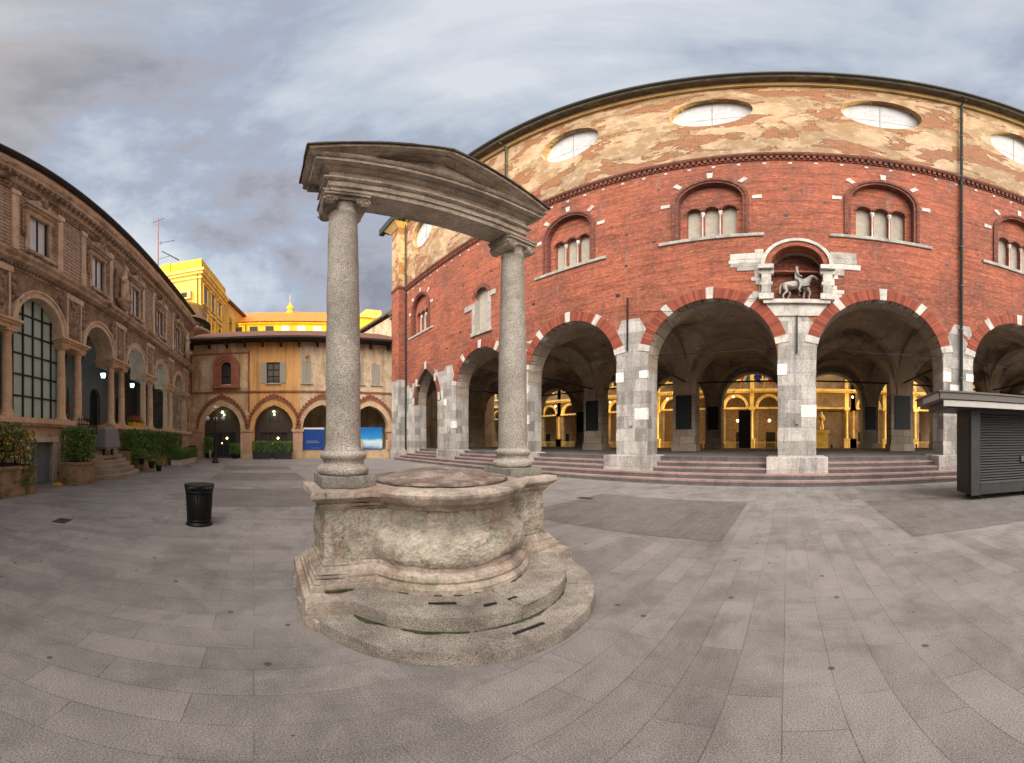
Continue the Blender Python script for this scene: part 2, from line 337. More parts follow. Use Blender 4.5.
    def pieces(s):
        par = list(range(len(s.v)))
        def fd(i):
            while par[i] != i: par[i] = par[par[i]]; i = par[i]
            return i
        for f in s.f:
            for i in f[1:]:
                p, q = fd(f[0]), fd(i)
                if p != q: par[q] = p
        isl = {}
        for i, p in enumerate(s.v): isl.setdefault(fd(i), []).append(p)
        keys = [k for k in isl]; bb = [[min(p[j] for p in isl[k]) - .006 for j in range(3)] + [max(p[j] for p in isl[k]) + .006 for j in range(3)] for k in keys]
        g = list(range(len(keys)))
        def fg(i):
            while g[i] != i: i = g[i]
            return i
        for i in range(len(keys)):
            for j in range(i):
                if all(bb[i][k] < bb[j][k + 3] and bb[j][k] < bb[i][k + 3] for k in range(3)): p, q = fg(i), fg(j); g[max(p, q)] = min(p, q)
        root = {k: fg(i) for i, k in enumerate(keys)}; out = {}
        for fi, f in enumerate(s.f):
            n = out.setdefault(root[fd(f[0])], (B(), {})); m = []
            for i in f:
                if i not in n[1]: n[1][i] = len(n[0].v); n[0].v.append(s.v[i])
                m.append(n[1][i])
            if fi in s.uv: n[0].uv[len(n[0].f)] = s.uv[fi]
            n[0].f.append(tuple(m)); n[0].mi.append(s.mi[fi]); n[0].sm.append(s.sm[fi])
        return [n[0] for n in out.values()]
    def o(s, name, mats, parent=None, loc=None, rot=None, bevel=0, subs=0, weld=False):
        if name in SPLIT:
            ps = s.pieces()
            if len(ps) > 1: return [p.o2(name, mats, parent, loc, rot, bevel, subs, weld) for p in ps][0]
        return s.o2(name, mats, parent, loc, rot, bevel, subs, weld)
    def o2(s, name, mats, parent=None, loc=None, rot=None, bevel=0, subs=0, weld=False):
        me = bpy.data.meshes.new(name); me.from_pydata(s.v, [], s.f)
        mats = mats if isinstance(mats, (list, tuple)) else [mats]
        for m in mats: me.materials.append(MT[m] if isinstance(m, str) else m)
        me.polygons.foreach_set('material_index', s.mi); me.polygons.foreach_set('use_smooth', s.sm)
        if s.uv:
            l = me.uv_layers.new(name='UVMap')
            for fi, us in s.uv.items():
                for li, u in zip(me.polygons[fi].loop_indices, us): l.data[li].uv = u
        me.update()
        bm = bmesh.new(); bm.from_mesh(me)
        if weld: bmesh.ops.remove_doubles(bm, verts=bm.verts, dist=1e-4)
        bmesh.ops.recalc_face_normals(bm, faces=bm.faces); bm.to_mesh(me); bm.free()
        ob = bpy.data.objects.new(name, me); COL.objects.link(ob)
        if parent: ob.parent = parent
        if loc: ob.location = loc
        if rot: ob.rotation_euler = rot
        if bevel:
            md = ob.modifiers.new('bevel', 'BEVEL'); md.width = bevel; md.segments = 2; md.limit_method = 'ANGLE'; md.angle_limit = math.radians(40)
        if subs: md = ob.modifiers.new('sub', 'SUBSURF'); md.levels = md.render_levels = subs
        return ob

def tag(o, label, cat=None, group=None, kind=None):
    if label: o['label'] = label
    if cat: o['category'] = cat
    if group: o['group'] = group
    if kind: o['kind'] = kind
    return o
def thing(name, label, cat, loc=(0, 0, 0), rz=0.0, group=None):
    o = bpy.data.objects.new(name, None); COL.objects.link(o); o.location = loc; o.rotation_euler = (0, 0, rz); o.empty_display_size = .3
    return tag(o, label, cat, group)
def kids(o): return [c for c in COL.objects if c.parent == o]
def copy_tree(o, parent=None):
    c = o.copy(); COL.objects.link(c); c.parent = parent
    for ch in kids(o): copy_tree(ch, c)
    return c
def arch(cx, w, zs, zb, n=24, rise=None):
    """opening outline with a round head"""
    r = w / 2; rise = rise or r
    return [(cx - r, zb), (cx + r, zb)] + [(cx + r * math.cos(PI * i / n), zs + rise * math.sin(PI * i / n)) for i in range(n + 1)]
def pointed(cx, w, zs, zb, h, n=12):
    """opening outline with a pointed head of height h above the springing"""
    r = w / 2; Rr = (r * r + h * h) / (2 * r); out = [(cx - r, zb), (cx + r, zb)]
    cxr = cx + r - Rr; am = math.atan2(h, Rr - r)
    for i in range(n + 1): a = am * i / n; out.append((cxr + Rr * math.cos(a), zs + Rr * math.sin(a)))
    cxl = cx - r + Rr
    for i in range(1, n + 1): a = PI - am + am * i / n; out.append((cxl + Rr * math.cos(a), zs + Rr * math.sin(a)))
    return out
def disc(cx, cz, r, n=40, sx=1): return [(cx + sx * r * math.cos(2 * PI * i / n), cz + r * math.sin(2 * PI * i / n)) for i in range(n)]
def rect(x0, x1, z0, z1): return [(x0, z0), (x1, z0), (x1, z1), (x0, z1)]
def band(outline_o, outline_i, b, y0, y1, mi=0):
    """strip between two outlines of equal length (open polylines)"""
    n = len(outline_o); vs = []
    for (x, z) in outline_o: vs += [(x, y0, z), (x, y1, z)]
    for (x, z) in outline_i: vs += [(x, y0, z), (x, y1, z)]
    fs = []
    for i in range(n - 1):
        a, c = 2 * i, 2 * (i + 1); d, e = 2 * n + 2 * i, 2 * n + 2 * (i + 1)
        fs += [(a, c, e, d), (a, a + 1, c + 1, c), (d, e, e + 1, d + 1), (a + 1, d + 1, e + 1, c + 1)]
    fs += [(0, 2 * n, 2 * n + 1, 1), (2 * n - 2, 2 * n - 1, 4 * n - 1, 4 * n - 2)]
    b.add(vs, fs, mi)
def leaves(b, boxes, n, size, mi=0, seed=1, shell=.6):
    """leaf-sized quads spread through boxes, denser towards the surface"""
    rr = random.Random(seed); vol = [(x[1] - x[0]) * (x[3] - x[2]) * (x[5] - x[4]) for x in boxes]; tot = sum(vol)
    for bx, vv in zip(boxes, vol):
        for _ in range(int(n * vv / tot)):
            p = [rr.uniform(bx[0], bx[1]), rr.uniform(bx[2], bx[3]), rr.uniform(bx[4], bx[5])]
            if rr.random() < shell:
                ax = rr.choice((0, 1, 2, 2)); side = rr.choice((0, 1)) if ax < 2 else 1
                p[ax] = bx[2 * ax + side] + rr.gauss(0, .035) + noise.noise(Vector(p) * 2.5) * .09
            c = Vector(p); d = Vector((rr.gauss(0, 1), rr.gauss(0, 1), rr.gauss(.4, 1))).normalized(); u = d.orthogonal().normalized(); w = d.cross(u)
            a = rr.uniform(0, 6.28); uu = u * math.cos(a) + w * math.sin(a); ww = d.cross(uu); s = size * rr.uniform(.6, 1.3)
            b.add([c - uu * s, c + ww * s * .45, c + uu * s, c - ww * s * .45], [(0, 1, 2, 3)], mi)
def skin_mesh(name, chains, mats, parent, loc=(0, 0, 0), rot=(0, 0, 0), scale=1.0, subs=2):
    """one continuous body: chains of ((x,y,z), radius); a chain's first point may be an index into points so far"""
    pts = []; rad = []; ed = []; marks = {}
    for key, ch in chains:
        prev = None
        for it in ch:
            if isinstance(it, str): prev = marks[it]; continue
            pts.append(it[0]); rad.append(it[1]); i = len(pts) - 1
            if prev is not None: ed.append((prev, i))
            prev = i
            if len(it) > 2: marks[it[2]] = i
    me = bpy.data.meshes.new(name); me.from_pydata([Vector(p) * scale for p in pts], ed, []); me.materials.append(MT[mats])
    ob = bpy.data.objects.new(name, me); COL.objects.link(ob); ob.parent = parent; ob.location = loc; ob.rotation_euler = rot
    md = ob.modifiers.new('skin', 'SKIN'); md.use_smooth_shade = True
    for i, sv in enumerate(me.skin_vertices[0].data): sv.radius = (rad[i] * scale, rad[i] * scale); sv.use_root = (i == 0)
    s2 = ob.modifiers.new('sub', 'SUBSURF'); s2.levels = s2.render_levels = subs
    return ob
make_materials()
# ================================================================== brick hall
BAY = 6.36; PX = [.32 + BAY * k for k in range(-3, 4)]; CX = [PX[0] + BAY * (k + .5) for k in range(6)]
hall = thing('brick_arcade_hall', 'long red brick hall on striped steps with round arcades and oval boards', 'hall', (0, 12.2, 0))
XW, XE = -26.8, 20.8
def hall_wall():
    holes = [arch(c, 4.96, 4.6, 4.2) for c in CX] + [pointed(-22.05, 3.5, 4.3, 4.2, 2.65)]
    wins = [c for c in CX[1:]] + [-22.9]
    holes += [arch(c, 2.5, 12.15, 10.1) for c in wins] + [arch(CX[0] + .15, 1.15, 10.45, 8.15)] + [arch(.32, 1.88, 8.3, 6.85)]
    def inring(x, z):
        for c in CX:
            if (x - c) ** 2 + (z - 4.6) ** 2 < 2.95 ** 2 and z > 4.6: return True
        return False
    # stepped edge between the stone and the brick above it
    lim = []
    x = XW; rr = random.Random(3)
    def top(x):
        d = min(abs(x - p) for p in PX)
        return 6.1 + (.5 if d < 2.2 else 0) + (0.1 if x > 3 else 0)
    ex = []
    prev = None
    while x < XE:
        w = rr.uniform(.5, 1.1); x2 = min(XE, x + w); zt = top((x + x2) / 2) + rr.choice((-.26, 0, 0)); lim.append((x, x2, zt))
        ex.append(((x, zt), (x2, zt)));
        if prev is not None: ex.append(((x, prev), (x, zt)))
        prev = zt; x = x2
    def mf(cx, cz):
        for a, b, zt in lim:
            if a <= cx < b: return 1 if cz < zt and not inring(cx, cz) else 0
        return 0
    b = B().slab([(XW, 4.3), (XE, 4.3), (XE, 15.0), (XW, 15.0)], holes, 0, 1.0, mf, ex, side_mi=2)
    b.o('wall', ['brick', 'ashlar_pier', 'inner'], hall)
    return wins
wins = hall_wall()
# putlog holes: small black blocks on the wall, hole shade put into their colour
b = B(); rr = random.Random(11)
for r_, zz in enumerate((7.75, 8.5, 9.2, 10.2, 10.95, 11.8, 12.6, 13.4, 14.1)):
    for k in range(-7, 7):
        x = k * 3.18 + (1.59 if r_ % 2 else 0) + rr.uniform(-.35, .35); hs = rr.uniform(.05, .1)
        if rr.random() < .25: continue
        if XW + 1.6 < x < XE and all(abs(x - w) > 2.0 for w in wins) or zz > 14 and XW + 1.6 < x < XE:
            if abs(x - .32) < 1.6 and zz < 10: continue
            b.box(x - hs, x + hs, -.004, .02, zz, zz + hs * 1.7)
b.o('wall_socket', 'black', hall)
# upper rendered storey with the oculi
oc = CX[1:] + [CX[0] - .1, -22.7]
B().slab([(XW, 15.0), (XE, 15.0), (XE, 22.5), (XW, 22.5)], [disc(c, 19.75, 1.5, 48, 1.06) for c in oc], .03, 1.0, side_mi=None).o('upper_wall', ['plaster'], hall)
for c in oc:
    f = B().prism(disc(c, 19.75, 1.52, 48, 1.06), .42, .5).o('oculus', 'oculus', hall)
    B().box(c - .02, c + .02, .405, .42, 18.25, 21.25).box(c - 1.5, c + 1.5, .41, .42, 19.4, 19.43).o('board_joint', 'panel', f)
B().box(-11.75, -10.9, -.01, .03, 15.25, 16.5).o('brick_patch', 'brick', hall)
# corbelled string course
b = B().sweep([(.0, 14.98), (-.10, 15.0), (-.16, 15.08), (-.18, 15.2), (0, 15.2)], XW + 1.42, XE).box(XW + 1.42, XE, -.05, 0, 14.72, 14.76)
x = XW + 1.5
while x < XE - .2: b.box(x, x + .12, -.11, 0, 14.80, 14.99); x += .22
b.o('string_course', 'brick_dark', hall)
b = B(); x = XW + 1.7
while x < XE: b.box(x, x + .13, -.02, 0, 14.44, 14.56); x += .93
b.o('pale_block', 'trim', hall)
# eaves
ev = B().sweep([(0, 22.4), (-.15, 22.42), (-.16, 22.55), (-.2, 22.7), (-.2, 22.74), (0, 22.74)], XW, XE, 0)
ev.sweep([(.2, 22.74), (-.62, 22.74), (-.62, 22.8), (.2, 22.8)], XW - 1.5, XE, 1)
ev.sweep([(.1, 22.8), (-.66, 22.8), (-.70, 22.93), (.1, 22.93)], XW - 1.5, XE, 1)
ev.sweep([(.1, 22.93), (-.78, 22.93), (-.86, 23.0), (-.88, 23.12), (.1, 23.12)], XW - 1.55, XE, 2)
ev.o('eaves', ['eave', 'ent_dark', 'gutter'], hall)
B().add([(XW - 1.5, -.85, 23.1), (XE, -.85, 23.1), (XE, 7.4, 26.0), (XW - 1.5, 7.4, 26.0), (XE, 15.7, 23.1), (XW - 1.5, 15.7, 23.1)], [(0, 1, 2, 3), (3, 2, 4, 5), (0, 3, 5), (1, 4, 2), (0, 5, 4, 1)]).o('roof', 'tile_dark', hall)
# corner pilaster
p = B().box(XW, XW + 1.4, -.7, 0, 0, 6.6, 0).box(XW, XW + 1.4, -.69, 0, 6.6, 15.0, 1).box(XW, XW + 1.4, -.69, 0, 15.2, 22.2, 2)
p.box(XW - .06, XW + 1.46, -.76, .0, 14.95, 15.2, 3).box(XW - .08, XW + 1.48, -.8, 0, 0, .8, 0)
p.frustum((XW - .05, XW + 1.45, -.75, 0), 21.7, (XW - .6, XW + 1.7, -1.2, 0), 22.4, 4).box(XW - 1.5, XW + 1.8, -1.3, -.86, 22.4, 23.12, 5)
p.o('corner_pilaster', ['ashlar_pier', 'brick', 'plaster', 'brick_dark', 'eave', 'gutter'], hall)
# other walls, floors
def side_wall(x, name, hol):
    B().slab([(1.0, .0), (15.8, .0), (15.8, 22.5), (1.0, 22.5)], hol, x, x + .8, side_mi=None, axis='x').o(name, ['inner'], hall)
side_wall(XW, 'end_wall', [arch(4.2, 4.2, 4.2, .9), arch(11, 4.4, 4.2, .9)])
side_wall(XE - .8, 'end_wall', [arch(4.2, 4.4, 4.4, .9), arch(11, 4.4, 4.4, .9)])
B().slab([(XW + .8, 4.3), (XE - .8, 4.3), (XE - .8, 22.5), (XW + .8, 22.5)], [arch(c, 4.96, 4.6, 4.2) for c in CX] + [arch(-22.2, 4.6, 4.6, 4.2)], 14.8, 15.8).o('rear_wall', ['inner'], hall)
B().slab([(XW + .8, 4.3), (XE - .8, 4.3), (XE - .8, 8.6), (XW + .8, 8.6)], [arch(c, 4.96, 4.6, 4.2) for c in CX] + [arch(-22.2, 4.6, 4.6, 4.2)], 7.0, 7.8).o('inner_arcade', ['vault'], hall)
B().box(XW + .8, XE - .8, 1.0, 14.8, 8.6, 8.9).o('upper_floor', 'vault', hall)
b = B()
xs = [XW + .8] + PX + [XE - .8]
for i in range(len(xs) - 1):
    x0, x1 = xs[i], xs[i + 1]
    if x1 - x0 < 3: continue
    for (y0, y1) in ((1.0, 7.0), (7.8, 14.8)):
        n = 20; vs = []
        for a in range(n + 1):
            for c in range(n + 1):
                u = 2 * a / n - 1; v = 2 * c / n - 1
                hu = math.sqrt(max(0, 1 - (abs(u) / .9) ** 2)) if abs(u) < .9 else 0; hv = math.sqrt(max(0, 1 - (abs(v) / .95) ** 2)) if abs(v) < .95 else 0
                z = 4.6 + 2.95 * max(hu, hv); vs.append((x0 + (x1 - x0) * a / n, y0 + (y1 - y0) * c / n, z))
        b.add(vs, [(a * (n + 1) + c, a * (n + 1) + c + 1, (a + 1) * (n + 1) + c + 1, (a + 1) * (n + 1) + c) for a in range(n) for c in range(n)], 0, False)
b.o('vault', 'vault', hall)
for i, x in enumerate(PX):   # transverse arches between the rows of piers
    b = B()
    for (y0, y1) in ((1.0, 7.0), (7.8, 14.8)):
        m = (y0 + y1) / 2; w = y1 - y0 - .3
        b.slab([(y0, 4.3), (y1, 4.3), (y1, 8.6), (y0, 8.6)], [arch(m, w, 4.6, 4.2, rise=2.55)], x - .32, x + .32, axis='x')
    b.o('transverse_arch', 'rib', hall)
    B().tube([(x + .1, .9, 5.0), (x + .1, 7.0, 5.0)], .05).o('tie_rod', 'black', hall)
for c in CX:
    B().tube([(c - 2.5, 7.4, 5.0), (c + 2.5, 7.4, 5.0)], .05).o('tie_rod', 'black', hall)
    B().tube([(c - 2.5, .4, 5.0 + .0), (c, .4, 4.93), (c + 2.5, .4, 5.02)], .012, 5).o('cable', 'black', hall)
# piers
def pier(x, y0, y1, w, mat, front):
    g = B().box(x - w / 2, x + w / 2, y0, y1, .9, 5.25 if front else 4.31).o('pier', mat, hall, bevel=.02)
    if front:
        B().box(x - 1.08, x + 1.08, y0 - .4, y1 - .1, .0, .94).o('plinth', 'ashlar_pier', g, bevel=.03)
    else:
        B().box(x - w / 2 - .06, x + w / 2 + .06, y0 - .06, y1 + .06, .9, 1.3).o('plinth', mat, g)
    return g
rr = random.Random(5)
for i, x in enumerate(PX):
    g = pier(x, -.02, 1.02, 1.385, 'ashlar_pier', True)
    b = B()
    for (a, c, z0, z1) in ((-.7, -.35, 4.0, 4.31), (.35, .7, 3.9, 4.31), (-.15, .4, 3.15, 3.8), (-.7, -.15, 2.35, 2.8)):
        if rr.random() < .8: s = rr.choice((-1, 1)); a2, c2 = (a, c) if s > 0 else (-c, -a); b.box(x + a2, x + c2, -.026 - .003 * z0, .1, z0, z1)
    b.o('pale_block', 'ashlar_white', g)
    B().box(x - .7, x - .1 - rr.uniform(0, .2), -.022, .1, 1.3, 1.85).box(x - .06, x + .05, -.1, .02, 2.1, 2.28).o('anchor_plate', ['ashlar_pier'], g)
    pier(x, 6.9, 7.9, 1.4, 'inner', False); pier(x, 14.72, 15.88, 1.3, 'inner', False)
    B().box(x - .48, x + .48, 6.83, 6.9, 2.2, 4.2).o('notice_board', 'dkgreen', hall)
    B().box(x - .45, x + .45, 14.66, 14.72, 2.4, 4.3).o('notice_board', 'dkgreen', hall)
B().box(-25.4, -23.8, -.02, 1.02, .0, 4.31).o('pier', 'ashlar_pier', hall)
B().box(-20.3, -19.44, -.03, 1.02, .0, 4.31).o('pier', 'ashlar_pier', hall)
B().box(20.05, 20.78, -.03, 1.02, .0, 4.31).o('pier', 'ashlar_pier', hall)
# brick arch rings with white blocks
for c in CX:
    g = B().ring(c, 4.6, 2.48, 2.92, 14, 166, -.035, .3, 32).o('arch_ring', 'voussoir', hall)
    b = B()
    for a in (14, 56, 90, 128, 166): b.ring(c, 4.6, 2.465, 2.97, a - 2.9, a + 2.9, -.045, .3, 2)
    b.o('ring_block', 'trim', g)
po = pointed(-22.05, 4.3, 4.3, 4.2, 3.1)[2:]; pi_ = pointed(-22.05, 3.5, 4.3, 4.2, 2.65)[2:]
b = B(); band(po, pi_, b, -.035, .3); g = b.o('arch_ring', 'voussoir', hall)
b = B()
for i in (1, 6, 12, 18, 23):
    i = min(i, len(po) - 1); x, z = (po[i][0] + pi_[i][0]) / 2, (po[i][1] + pi_[i][1]) / 2; b.box(x - .14, x + .14, -.06, .2, z - .25, z + .3)
b.o('ring_block', 'trim', g)
# three-light windows
def tri_window(c):
    g = B().slab(arch(c, 2.52, 12.15, 10.08), [arch(c + d, .58, 11.72, 10.08, 12) for d in (-.68, 0, .68)], .28, .5).o('window', ['brick'], hall)
    b = B().ring(c, 12.15, 1.22, 1.34, 0, 180, -.03, .3, 24).ring(c, 12.15, 1.34, 1.46, 0, 180, -.08, .2, 24)
    for s in (-1, 1):
        b.box(c + s * 1.28 - .06, c + s * 1.28 + .06, -.03, .3, 10.12, 12.15).box(c + s * 1.40 - .06, c + s * 1.40 + .06, -.08, .2, 10.12, 12.15)
    for d in (-.68, 0, .68): b.ring(c + d, 11.72, .29, .38, 0, 180, .24, .3, 12)
    b.o('frame', 'brick_dark', g)
    b = B()
    for d in (-.34, .34): b.lathe([(.075, 10.1), (.075, 10.2), (.05, 10.24), (.045, 11.45), (.06, 11.51), (.09, 11.66), (.09, 11.72)], (c + d, .32, 0), 10)
    b.o('colonnette', 'trim', g)
    B().box(c - 1.0, c + 1.0, .5, .55, 10.05, 12.1).o('pane', 'panel', g)
    B().box(c - 2.0, c + 2.0, -.07, .3, 9.92, 10.09).o('sill', 'marble', g, bevel=.02)
    b = B()
    for a in (2, 45, 90, 135, 178): b.ring(c, 12.15, 1.56, 1.92, a - 3.4, a + 3.4, -.03, .1, 2)
    b.o('pale_block', 'trim', g)
for c in wins: tri_window(c)
c = CX[0] + .15
g = B().box(c - .6, c + .6, .3, .4, 8.1, 11.1).o('window', 'panel', hall)
B().box(c - .88, c - .565, -.05, .29, 8.15, 10.1).box(c + .565, c + .88, -.05, .3, 8.15, 10.3).box(c - 1.6, c - .575, -.06, .2, 9.75, 10.12).box(c + .575, c + 1.3, -.06, .2, 10.15, 10.5).box(c - .95, c + .95, -.1, .3, 7.9, 8.14).o('frame', 'marble', g, bevel=.015)
B().ring(c, 10.45, .575, .85, 0, 180, -.03, .2, 16).o('window_arch', 'brick_dark', g)
# niche over the middle pier
c = .32
g = B().prism(arch(c, 1.9, 8.3, 6.8), .55, .62).o('niche', 'brick_dark', hall)
B().ring(c, 8.3, .93, 1.14, 0, 180, -.28, .3, 28).box(c - .95, c + .95, .3, .56, 8.28, 8.36).o('niche_arch', 'brick', g)
B().ring(c, 8.3, 1.14, 1.27, 0, 180, -.34, .05, 28).box(c - 1.35, c - .82, -.36, .02, 8.14, 8.32).box(c + .82, c + 1.35, -.36, .02, 8.14, 8.32).o('niche_hood', 'trim', g)
b = B()
for s in (-1, 1):
    for (z0, z1, w, m) in ((6.85, 7.1, .26, 0), (7.1, 7.45, .17, 1), (7.45, 7.6, .22, 0), (7.6, 7.95, .17, 0), (7.95, 8.14, .26, 0)):
        b.box(c + s * 1.09 - w, c + s * 1.09 + w, -.22, 0, z0, z1, m)
b.o('niche_column', ['trim', 'marble'], g, bevel=.01)
b = B().box(c - 1.2, c + 1.2, -.16, .55, 6.7, 6.86, 0).prism([(c - .78, 6.2), (c + .78, 6.2), (c + 1.12, 6.7), (c - 1.12, 6.7)], -.05, 0, 0)
rr = random.Random(9)
for s in (-1, 1):
    z = 7.0
    while z < 9.1:
        h = rr.choice((.18, .26, .3)); w = rr.uniform(.15, .55) + (.75 if 8.2 < z < 8.9 else 0); b.box(c + (s * 1.2 if s > 0 else -1.2 - w), c + (1.2 + w if s > 0 else -1.2), -.028 - rr.random() * .01, .0, z, z + h - .01, rr.choice((0, 0, 1))); z += h
b.o('niche_surround', ['trim', 'marble'], g)
# steps, terrace
b = B(); SX0 = -25.2
for i in range(5):
    y = -1.17 + i * .4
    y1 = 1.2
    b.box(SX0 + i * .3, 26, y, y1 if i < 4 else 15.9, i * .18, i * .18 + .18 - .0, 0)
    b.box(SX0 + i * .3 - .012, 26, y - .012, y + .38, i * .18 + .125, i * .18 + .184, 1 if i < 4 else 0)
b.o('steps', ['step_dark', 'step_pink'], hall)
# downpipes, anchor rods
def downpipe(x, z0, z1, y=-.12):
    b = B().tube([(x, y, z0), (x, y, z1), (x, y - .45, z1 + .35)], .065, 8)
    z = z0 + 1
    while z < z1: b.lathe([(.085, 0), (.085, .06)], (x, y, z), 10).box(x - .03, x + .03, y, 0, z, z + .04); z += 2.1
    b.o('downpipe', 'pipe', hall)
downpipe(-25.25, .8, 22.4); downpipe(6.76, .95, 22.45); downpipe(-13.2, 15.2, 22.4)
for (x, z0, z1) in ((-6.2, 5.2, 7.6), (-.62, 6.9, 8.1), (.32, 4.7, 6.2), (12.9, 5.2, 7.6)):
    B().box(x - .03, x + .03, -.09, -.035, z0, z1).tube([(x, -.06, (z0 + z1) / 2 + .3), (x, .1, (z0 + z1) / 2 + .3)], .03, 6).o('anchor_rod', 'black', hall)
B().tube([(-6.2, -.1, 6.9), (-4, -.1, 6.6), (-.6, -.1, 7.0)], .012, 5).o('cable', 'black', hall)
# rider in the niche
rid = thing('equestrian_statue', 'pale stone rider on a walking horse, standing in the arched niche', 'statue', (.32, 12.5, 6.86))
skin_mesh('horse', [
    ('body', [((-.42, 0, .98), .19, 'rump'), ((-.15, 0, .93), .215), ((.15, 0, .95), .20), ((.38, 0, 1.02), .19, 'chest'), ((.52, 0, 1.24), .125), ((.62, 0, 1.42), .095, 'poll'), ((.76, 0, 1.36), .08), ((.92, 0, 1.2), .05)]),
    ('l1', ['chest', ((.44, -.10, .72), .085), ((.56, -.11, .48), .048), ((.50, -.11, .26), .034), ((.56, -.11, .05), .04)]),
    ('l2', ['chest', ((.36, .10, .70), .08), ((.30, .1, .42), .045), ((.28, .1, .2), .034), ((.31, .1, .04), .042)]),
    ('l3', ['rump', ((-.50, -.12, .72), .10), ((-.40, -.12, .55), .06), ((-.58, -.12, .34), .038), ((-.52, -.12, .04), .042)]),
    ('l4', ['rump', ((-.44, .12, .72), .10), ((-.26, .12, .55), .06), ((-.36, .12, .33), .038), ((-.28, .12, .04), .042)]),
    ('tail', ['rump', ((-.62, 0, 1.0), .05), ((-.70, 0, .75), .045), ((-.70, 0, .45), .03)])], 'marble', rid, scale=.88)
skin_mesh('rider', [
    ('torso', [((-.02, 0, 1.16), .12, 'hip'), ((-.02, 0, 1.38), .115), ((0, 0, 1.58), .13, 'sh'), ((0, 0, 1.72), .05), ((.01, 0, 1.84), .085), ((.01, 0, 1.94), .06)]),
    ('la', ['sh', ((.02, -.17, 1.56), .06), ((.06, -.2, 1.36), .045), ((.24, -.12, 1.3), .04)]),
    ('ra', ['sh', ((.02, .17, 1.56), .06), ((.06, .2, 1.36), .045), ((.24, .12, 1.3), .04)]),
    ('ll', ['hip', ((.1, -.22, 1.1), .09), ((.16, -.25, .82), .06), ((.08, -.25, .55), .045), ((.18, -.25, .48), .04)]),
    ('rl', ['hip', ((.1, .22, 1.1), .09), ((.16, .25, .82), .06), ((.08, .25, .55), .045), ((.18, .25, .48), .04)])], 'marble', rid, scale=.88)
B().box(-.85, .85, -.25, .22, -.004, .03).o('base', 'marble', rid)

# ================================================================== golden palace behind the hall
pal2 = thing('arcaded_stone_palace', 'sunlit golden arcaded palace seen through the brick hall, with columns on pedestals and railings', 'palace', (0, 38, 0))
X0, X1 = -66, 40
bays = [(-2.16 + 3.74 * k) for k in range(-16, 1)] + [9.2 + 3.74 * k for k in range(0, 8)]
B().slab([(X0, 0), (X1, 0), (X1, 17), (X0, 17)], [arch(c, 2.5, 5.3, .0) for c in bays] + [rect(c - .6, c + .6, 8.6, 11.2) for c in bays] + [rect(3.0, 6.2, 1.4, 4.9)], 0, .6).o('wall', ['gold_wall'], pal2)
b = B()
for c in bays: b.box(c - .6, c + .6, .3, .35, 8.6, 11.2)
b.o('window', 'glass_dark', pal2)
b = B()
for c in bays: b.box(c - .75, c - .6, -.1, .1, 8.5, 11.3).box(c + .6, c + .75, -.1, .1, 8.5, 11.3).box(c - .9, c + .9, -.2, .1, 11.3, 11.6).box(c - .9, c + .9, -.25, .1, 8.3, 8.5)
b.o('window_frame', 'gold_stone', pal2)
b = B()
for c in bays: b.ring(c, 5.3, 1.2, 1.5, 0, 180, -.14, .3, 16)
b.o('arch_ring', 'gold_stone', pal2)
b = B().box(X0, X1, -.35, .0, 6.95, 7.1).box(X0, X1, -.5, .0, 7.1, 7.35).box(X0, X1, -.2, .0, 5.1, 5.3)
b.box(X0, X1, -.6, .1, 16.6, 17.2).o('cornice', 'gold_stone', pal2)
cols = sorted(set([c - 1.87 for c in bays] + [c + 1.87 for c in bays] + [2.6, 6.6, 7.33]))
for c in cols:
    g = B().lathe([(.2, 1.75), (.2, 1.85), (.16, 1.92), (.135, 4.6), (.2, 4.85), (.2, 4.95)], (c, -.22, 0), 12).o('column', 'gold_stone', pal2)
    B().box(c - .32, c + .32, -.5, .05, .0, 1.6).box(c - .36, c + .36, -.54, .05, 1.6, 1.75).box(c - .28, c + .28, -.48, .05, 4.95, 5.35).o('pedestal', 'gold_stone', g)
    B().box(c - .22, c + .22, -.2, .0, 5.35, 6.95).box(c - .2, c + .2, -.2, .0, 7.35, 16.5).o('pilaster', 'gold_stone', g)
B().box(3.0, 6.2, .2, .25, 1.4, 4.9).o('blank_panel', 'gold_wall', pal2)
b = B().box(X0, X1, 4.0, 4.2, 0, 8); b.box(X0, X1, .6, 4.0, 7.2, 7.4)
b.o('loggia_back_wall', 'pal_dark', pal2)
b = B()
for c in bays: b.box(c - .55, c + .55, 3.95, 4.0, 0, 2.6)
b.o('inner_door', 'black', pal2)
b = B()
for c in bays: b.box(c - 1.6, c + 1.6, -.2, -.16, 1.35, 1.4); [b.box(c - 1.6 + .16 * k, c - 1.575 + .16 * k, -.2, -.17, .5, 1.35) for k in range(20)]; b.box(c - 1.6, c + 1.6, -.26, -.1, .0, .5)
b.o('railing', 'gold_stone', pal2)
B().box(X0, X1, .6, 4, 0, .05).o('loggia_floor', 'gold_stone', pal2)
B().box(X0, X1, .6, 14, 16.8, 17).box(X0, X0 + .4, .6, 14, 0, 16.8).box(X1 - .4, X1, .6, 14, 0, 16.8).box(X0, X1, 13.6, 14, 0, 16.8).o('body', 'gold_wall', pal2)
